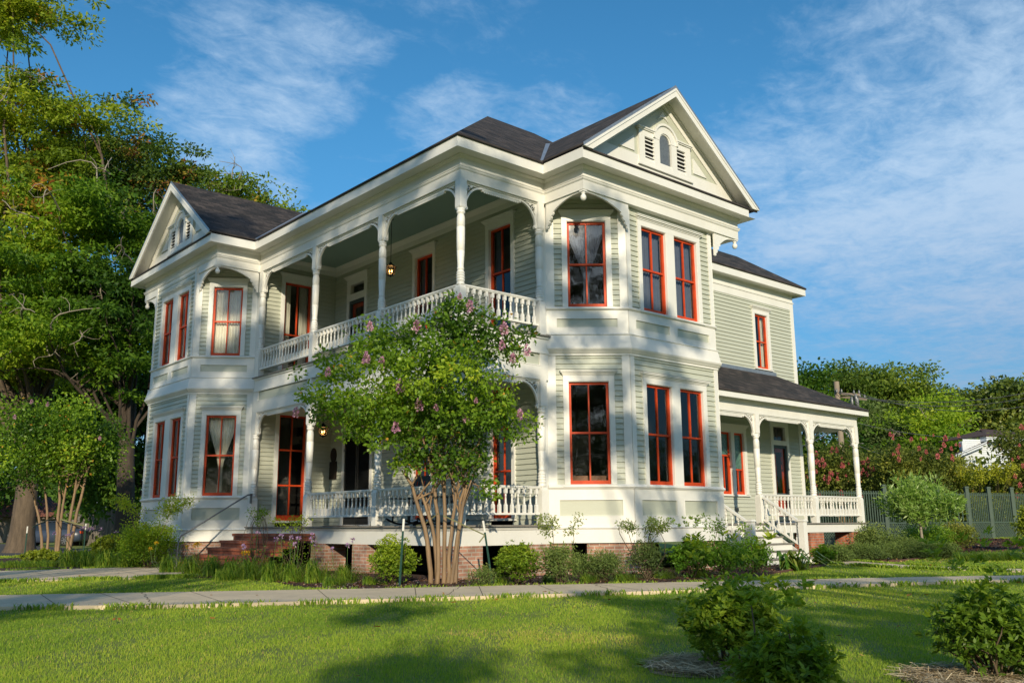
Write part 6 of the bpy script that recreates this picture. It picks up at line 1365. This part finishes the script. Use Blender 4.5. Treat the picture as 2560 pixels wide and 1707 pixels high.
def car(px, d):
    p = atcam(px, 1330, d); T = empty('parked_car', (p.x, p.y, GZ), 'grey-blue sedan parked on the street beside the board fence', 'car', None, math.atan2(.755, .656)+PI-.06)
    paint = mat('blue_grey_car_paint', (.035, .05, .085), .35, .05, 3, spec=.5); gl = mat('car_window', (.015, .02, .025), .08, spec=.8); tyre = mat('tyre_rubber', (.015, .015, .016), .8); rim = mat('alloy_rim', (.30, .31, .33), .35, metal=.8)
    # x forward, y left; body as lofted stations: (x, half width, z bottom, z belt)
    st = [(-2.25, .70, .42, .80), (-2.18, .80, .30, .92), (-1.8, .86, .24, .98), (-1.2, .88, .22, .96), (-.4, .89, .20, .93), (.5, .89, .20, .91), (1.1, .88, .22, .88), (1.7, .85, .24, .80), (2.1, .78, .28, .70), (2.25, .66, .36, .62)]
    rows = []
    for x, w, zb, zt in st: rows.append([(x, -w*.9, zb), (x, -w, zb+.12), (x, -w*1.01, (zb+zt)/2+.05), (x, -w*.93, zt-.03), (x, -w*.8, zt+.02), (x, 0, zt+.04), (x, w*.8, zt+.02), (x, w*.93, zt-.03), (x, w*1.01, (zb+zt)/2+.05), (x, w, zb+.12), (x, w*.9, zb)])
    mb = MB(); mb.grid(rows, True, True); mb.poly(rows[0]); mb.poly(rows[-1][::-1]); mb.build('body', paint, T)
    cab = [(-1.85, .62, .97, .98), (-1.15, .62, .96, 1.34), (-.5, .60, .94, 1.43), (.1, .60, .92, 1.41), (.55, .62, .90, 1.28), (1.15, .66, .88, .90)]
    rows = [[(x, -w-.16+.0*(zt-zb), zb-.02), (x, -w-.02, zb+(zt-zb)*.86), (x, -w+.10, zt), (x, 0, zt+.03), (x, w-.10, zt), (x, w+.02, zb+(zt-zb)*.86), (x, w+.16, zb-.02)] for x, w, zb, zt in cab]
    mb = MB(); mb.grid(rows, True); mb.build('windows', gl, T)
    mb = MB()
    for s in (-1, 1):
        rr_ = [(x, s*(w+.0-.06), zt+.012) for x, w, zb, zt in cab]
        for a_, b_ in zip(rr_, rr_[1:]): mb.bar(a_, b_, .10, .03)
        mb.bar((-.30, s*.75, .93), (-.32, s*.55, 1.41), .06, .02, (0, 1, 0))
    mb.grid([[(x, -w+.08, zt+.012), (x, 0, zt+.04), (x, w-.08, zt+.012)] for x, w, zb, zt in cab[1:5]], True); mb.build('roof', paint, T)
    for x in (-1.38, 1.36):
        for s in (-1, 1):
            w = MB(); n = 20; y0, y1 = (s*.70, s*.90); ring = lambda r, y: [(x+r*math.cos(2*PI*k/n), y, .33+r*math.sin(2*PI*k/n)) for k in range(n)]
            w.grid([ring(.32, y0), ring(.33, y0+s*.03), ring(.33, y1-s*.03), ring(.31, y1), ring(.24, y1+s*.002)], True, True); w.poly(ring(.24, y1)); wh = w.build('wheel', tyre, T)
            w = MB()
            for k in range(7): t0 = 2*PI*k/7; w.bar((x, y1+s*.012, .33), (x+.23*math.cos(t0), y1+s*.012, .33+.23*math.sin(t0)), .05, .012, (0, 1, 0))
            w.grid([ring(.235, y1+s*.004), ring(.235, y1+s*.02), ring(.21, y1+s*.02)], True, True); w.build('rim', rim, wh)
    for s in (-1, 1):
        h = MB(); h.box(2.02, 2.22, s*.62-.13, s*.62+.13, .58, .70); h.build('headlight', rim, T); h = MB(); h.box(-2.26, -2.12, s*.64-.12, s*.64+.12, .72, .86); h.build('tail_light', M['red'], T); h = MB(); h.box(.78, .98, s*.98-.08, s*.98+.08, .95, 1.06); h.build('door_mirror', paint, T)
    return T
car(128, 62)
# low background hedges so the ground meets foliage, not sky
def hedge(label, pxs, d, h, w, lm, seed, n=500):
    rng = np.random.default_rng(seed); bl = []
    for px in pxs: p = atcam(px, 1310, d); bl.append((p.x, p.y, GZ+h*.5, w, w, h*.55))
    cen = blob_points(bl, n, rng, .3); v, ci = sprays(cen, 34, 1.0, .36, .2, rng, .8, .1); b = np.array([bl[0][0], bl[0][1], GZ]); T = empty('hedge', b, label, 'hedge')
    npmesh('foliage', v-b, quads(len(ci)), LM[lm], np.clip(.3+.2*(rng.random(len(cen))-.5)[ci]+rng.uniform(-.15, .15, len(ci)), 0, 1), parent=T)
hedge('dark hedge closing the street at the far left', range(-260, 420, 60), 95, 7, 4, 'dark', 81, 900)
hedge('olive hedge at the foot of the trees beyond the fence', range(1960, 2760, 60), 56, 3.6, 2.2, 'olive', 82, 900)
hedge('dark hedge behind the tall trees on the right', range(1850, 2900, 90), 120, 9, 6, 'dark', 83, 900)

def added_trees(label, x0, y0, x1, y1, h, w, seed, n=900):  # tree rows out of view, added to darken what the windows reflect
    rng = np.random.default_rng(seed); bl = [(x0+(x1-x0)*t, y0+(y1-y0)*t, GZ+h*(.45+.1*math.sin(9*t)), w, w, h*.55) for t in np.linspace(0, 1, 9)]
    cen = blob_points(bl, n, rng, .3); v, ci = sprays(cen, 34, 1.7, .60, .36, rng, .8, .1); b = np.array([bl[0][0], bl[0][1], GZ]); T = empty('added_tree_row', b, label, 'tree row')
    npmesh('foliage', v-b, quads(len(ci)), LM['dark'], np.clip(.3+rng.uniform(-.2, .3, len(ci)), 0, 1), parent=T)
added_trees('unseen row of dark trees added behind the viewer to darken window reflections', 30, -85, 110, -20, 25, 9, 84, 2600)
added_trees('unseen row of dark trees added behind the left of the viewer to darken window reflections', -60, -70, 25, -95, 22, 9, 85, 1400)
added_trees('unseen row of dark trees added beyond the right of the viewer to darken window reflections', 75, 10, 60, 80, 11, 7, 86, 700)

# ================================================================== LITTER ON THE GROUND
def litter(name, n, region, sz, asp, lm, seed, label, dz=.012, tilt=.25, cond=None, lift=0):
    rng = np.random.default_rng(seed); x = rng.uniform(region[0], region[1], n); y = rng.uniform(region[2], region[3], n); k = cond(x, y); x, y = x[k], y[k]; n = len(x)
    a = rng.uniform(0, 2*PI, n); d = np.stack([np.cos(a), np.sin(a), rng.normal(size=n)*tilt*.5], 1); L = sz*rng.uniform(.5, 1.4, n); side = np.stack([-np.sin(a), np.cos(a), rng.normal(size=n)*tilt], 1)
    c = np.stack([x, y, vground(x, y)+dz+lift*rng.random(n)], 1); h = (L*asp/2)[:, None]; v = np.stack([c-side*h, c+d*L[:, None]-side*h*.6, c+d*L[:, None]+side*h*.6, c+side*h], 1)
    o = npmesh(name, v.reshape(-1, 3), quads(n), LM[lm], rng.random(n)); return tag(o, label, 'litter', kind='stuff')
LM['chips'] = leafmat('bark_chip_colours', [(0, (.018, .010, .007)), (.5, (.075, .035, .02)), (.85, (.17, .085, .05)), (1, (.36, .24, .15))], 0, .9, .1)
LM['fallen'] = leafmat('fallen_leaf_colours', [(0, (.20, .07, .02)), (.5, (.36, .16, .04)), (1, (.55, .40, .10))], .1, .8, .1)
LM['strawc'] = leafmat('straw_colours', [(0, (.26, .19, .11)), (.5, (.55, .43, .27)), (1, (.75, .64, .44))], .1, .8, .1)
LM['petal'] = leafmat('petal_colours', [(0, (.55, .35, .45)), (1, (.85, .65, .72))], .2, .7, .1)
nobuild = lambda x, y: ~inpoly(x, y, BLOCK[-1])
litter('bark_mulch', 26000, (-9, 4, -4, 11), .050, .4, 'chips', 91, 'shredded bark mulch covering the front bed', .016, .5, lambda x, y: inpoly(x, y, BED1) & nobuild(x, y), .02)
litter('bark_mulch', 9000, (-3, 2.5, 12, 29), .07, .4, 'chips', 92, 'shredded bark mulch covering the right border', .016, .5, lambda x, y: inpoly(x, y, BED2) & nobuild(x, y), .02)
litter('fallen_petals', 900, (-.8, 3.4, -3.4, 2.2), .022, .8, 'petal', 93, 'fallen lilac petals under the crape myrtle', .035, .3, lambda x, y: (x-.9)**2+(y+1)**2 < 6)
litter('fallen_leaves', 420, (-8, 14, -13, 14), .05, .5, 'fallen', 94, 'scattered brown leaves lying on the lawn and path', .06, .4, lambda x, y: nobuild(x, y))
for i, (cx, cy, r) in enumerate(RINGS):
    litter('straw_mulch', 4200, (cx-r, cx+r, cy-r, cy+r), .10, .06, 'strawc', 95+i, ['dry straw mulch round the rear azalea of the pair', 'dry straw mulch round the nearest azalea', 'dry straw mulch round the single azalea at the right'][i], .018, .25, lambda x, y: (x-cx)**2+(y-cy)**2 < (r*.95)**2, .035)
# joints and cracks of the walks
mb = MB()
def across(A, B, t, h, w=.012):
    i = min(int(t), len(A)-2); f = t-i; a = Vector(A[i]).lerp(Vector(A[i+1]), f); b = Vector(B[i]).lerp(Vector(B[i+1]), f); d = (b-a).normalized(); n = Vector((-d.y, d.x))*w/2
    mb.poly([(*(a-n), ground(*a)+h), (*(b-n), ground(*b)+h), (*(b+n), ground(*b)+h), (*(a+n), ground(*a)+h)])
for k in range(4, len(PN)-1, 3): across(PN, PF, k+.3, .057)
for k in range(2, len(QN)-1, 3): across(QN, QF, k+.3, .047)
for k in range(2, len(XN)-1, 3): across(XN, XF, k+.3, .042)
rg = random.Random(3)
for t0 in (17.0, 26.4, 33.2):
    i = int(t0); a = Vector(PN[i]).lerp(Vector(PN[i+1]), t0-i); b = Vector(PF[i+1]).lerp(Vector(PF[i+2]), t0-i); p_ = a
    for k in range(1, 13):
        q_ = a.lerp(b, k/12)+Vector((rg.uniform(-.035, .035), rg.uniform(-.035, .035))); d = (q_-p_).normalized(); n = Vector((-d.y, d.x))*.006
        mb.poly([(*(p_-n), ground(*p_)+.058), (*(q_-n), ground(*q_)+.058), (*(q_+n), ground(*q_)+.058), (*(p_+n), ground(*p_)+.058)]); p_ = q_
tag(mb.build('path_joints', M['joint']), kind='structure')
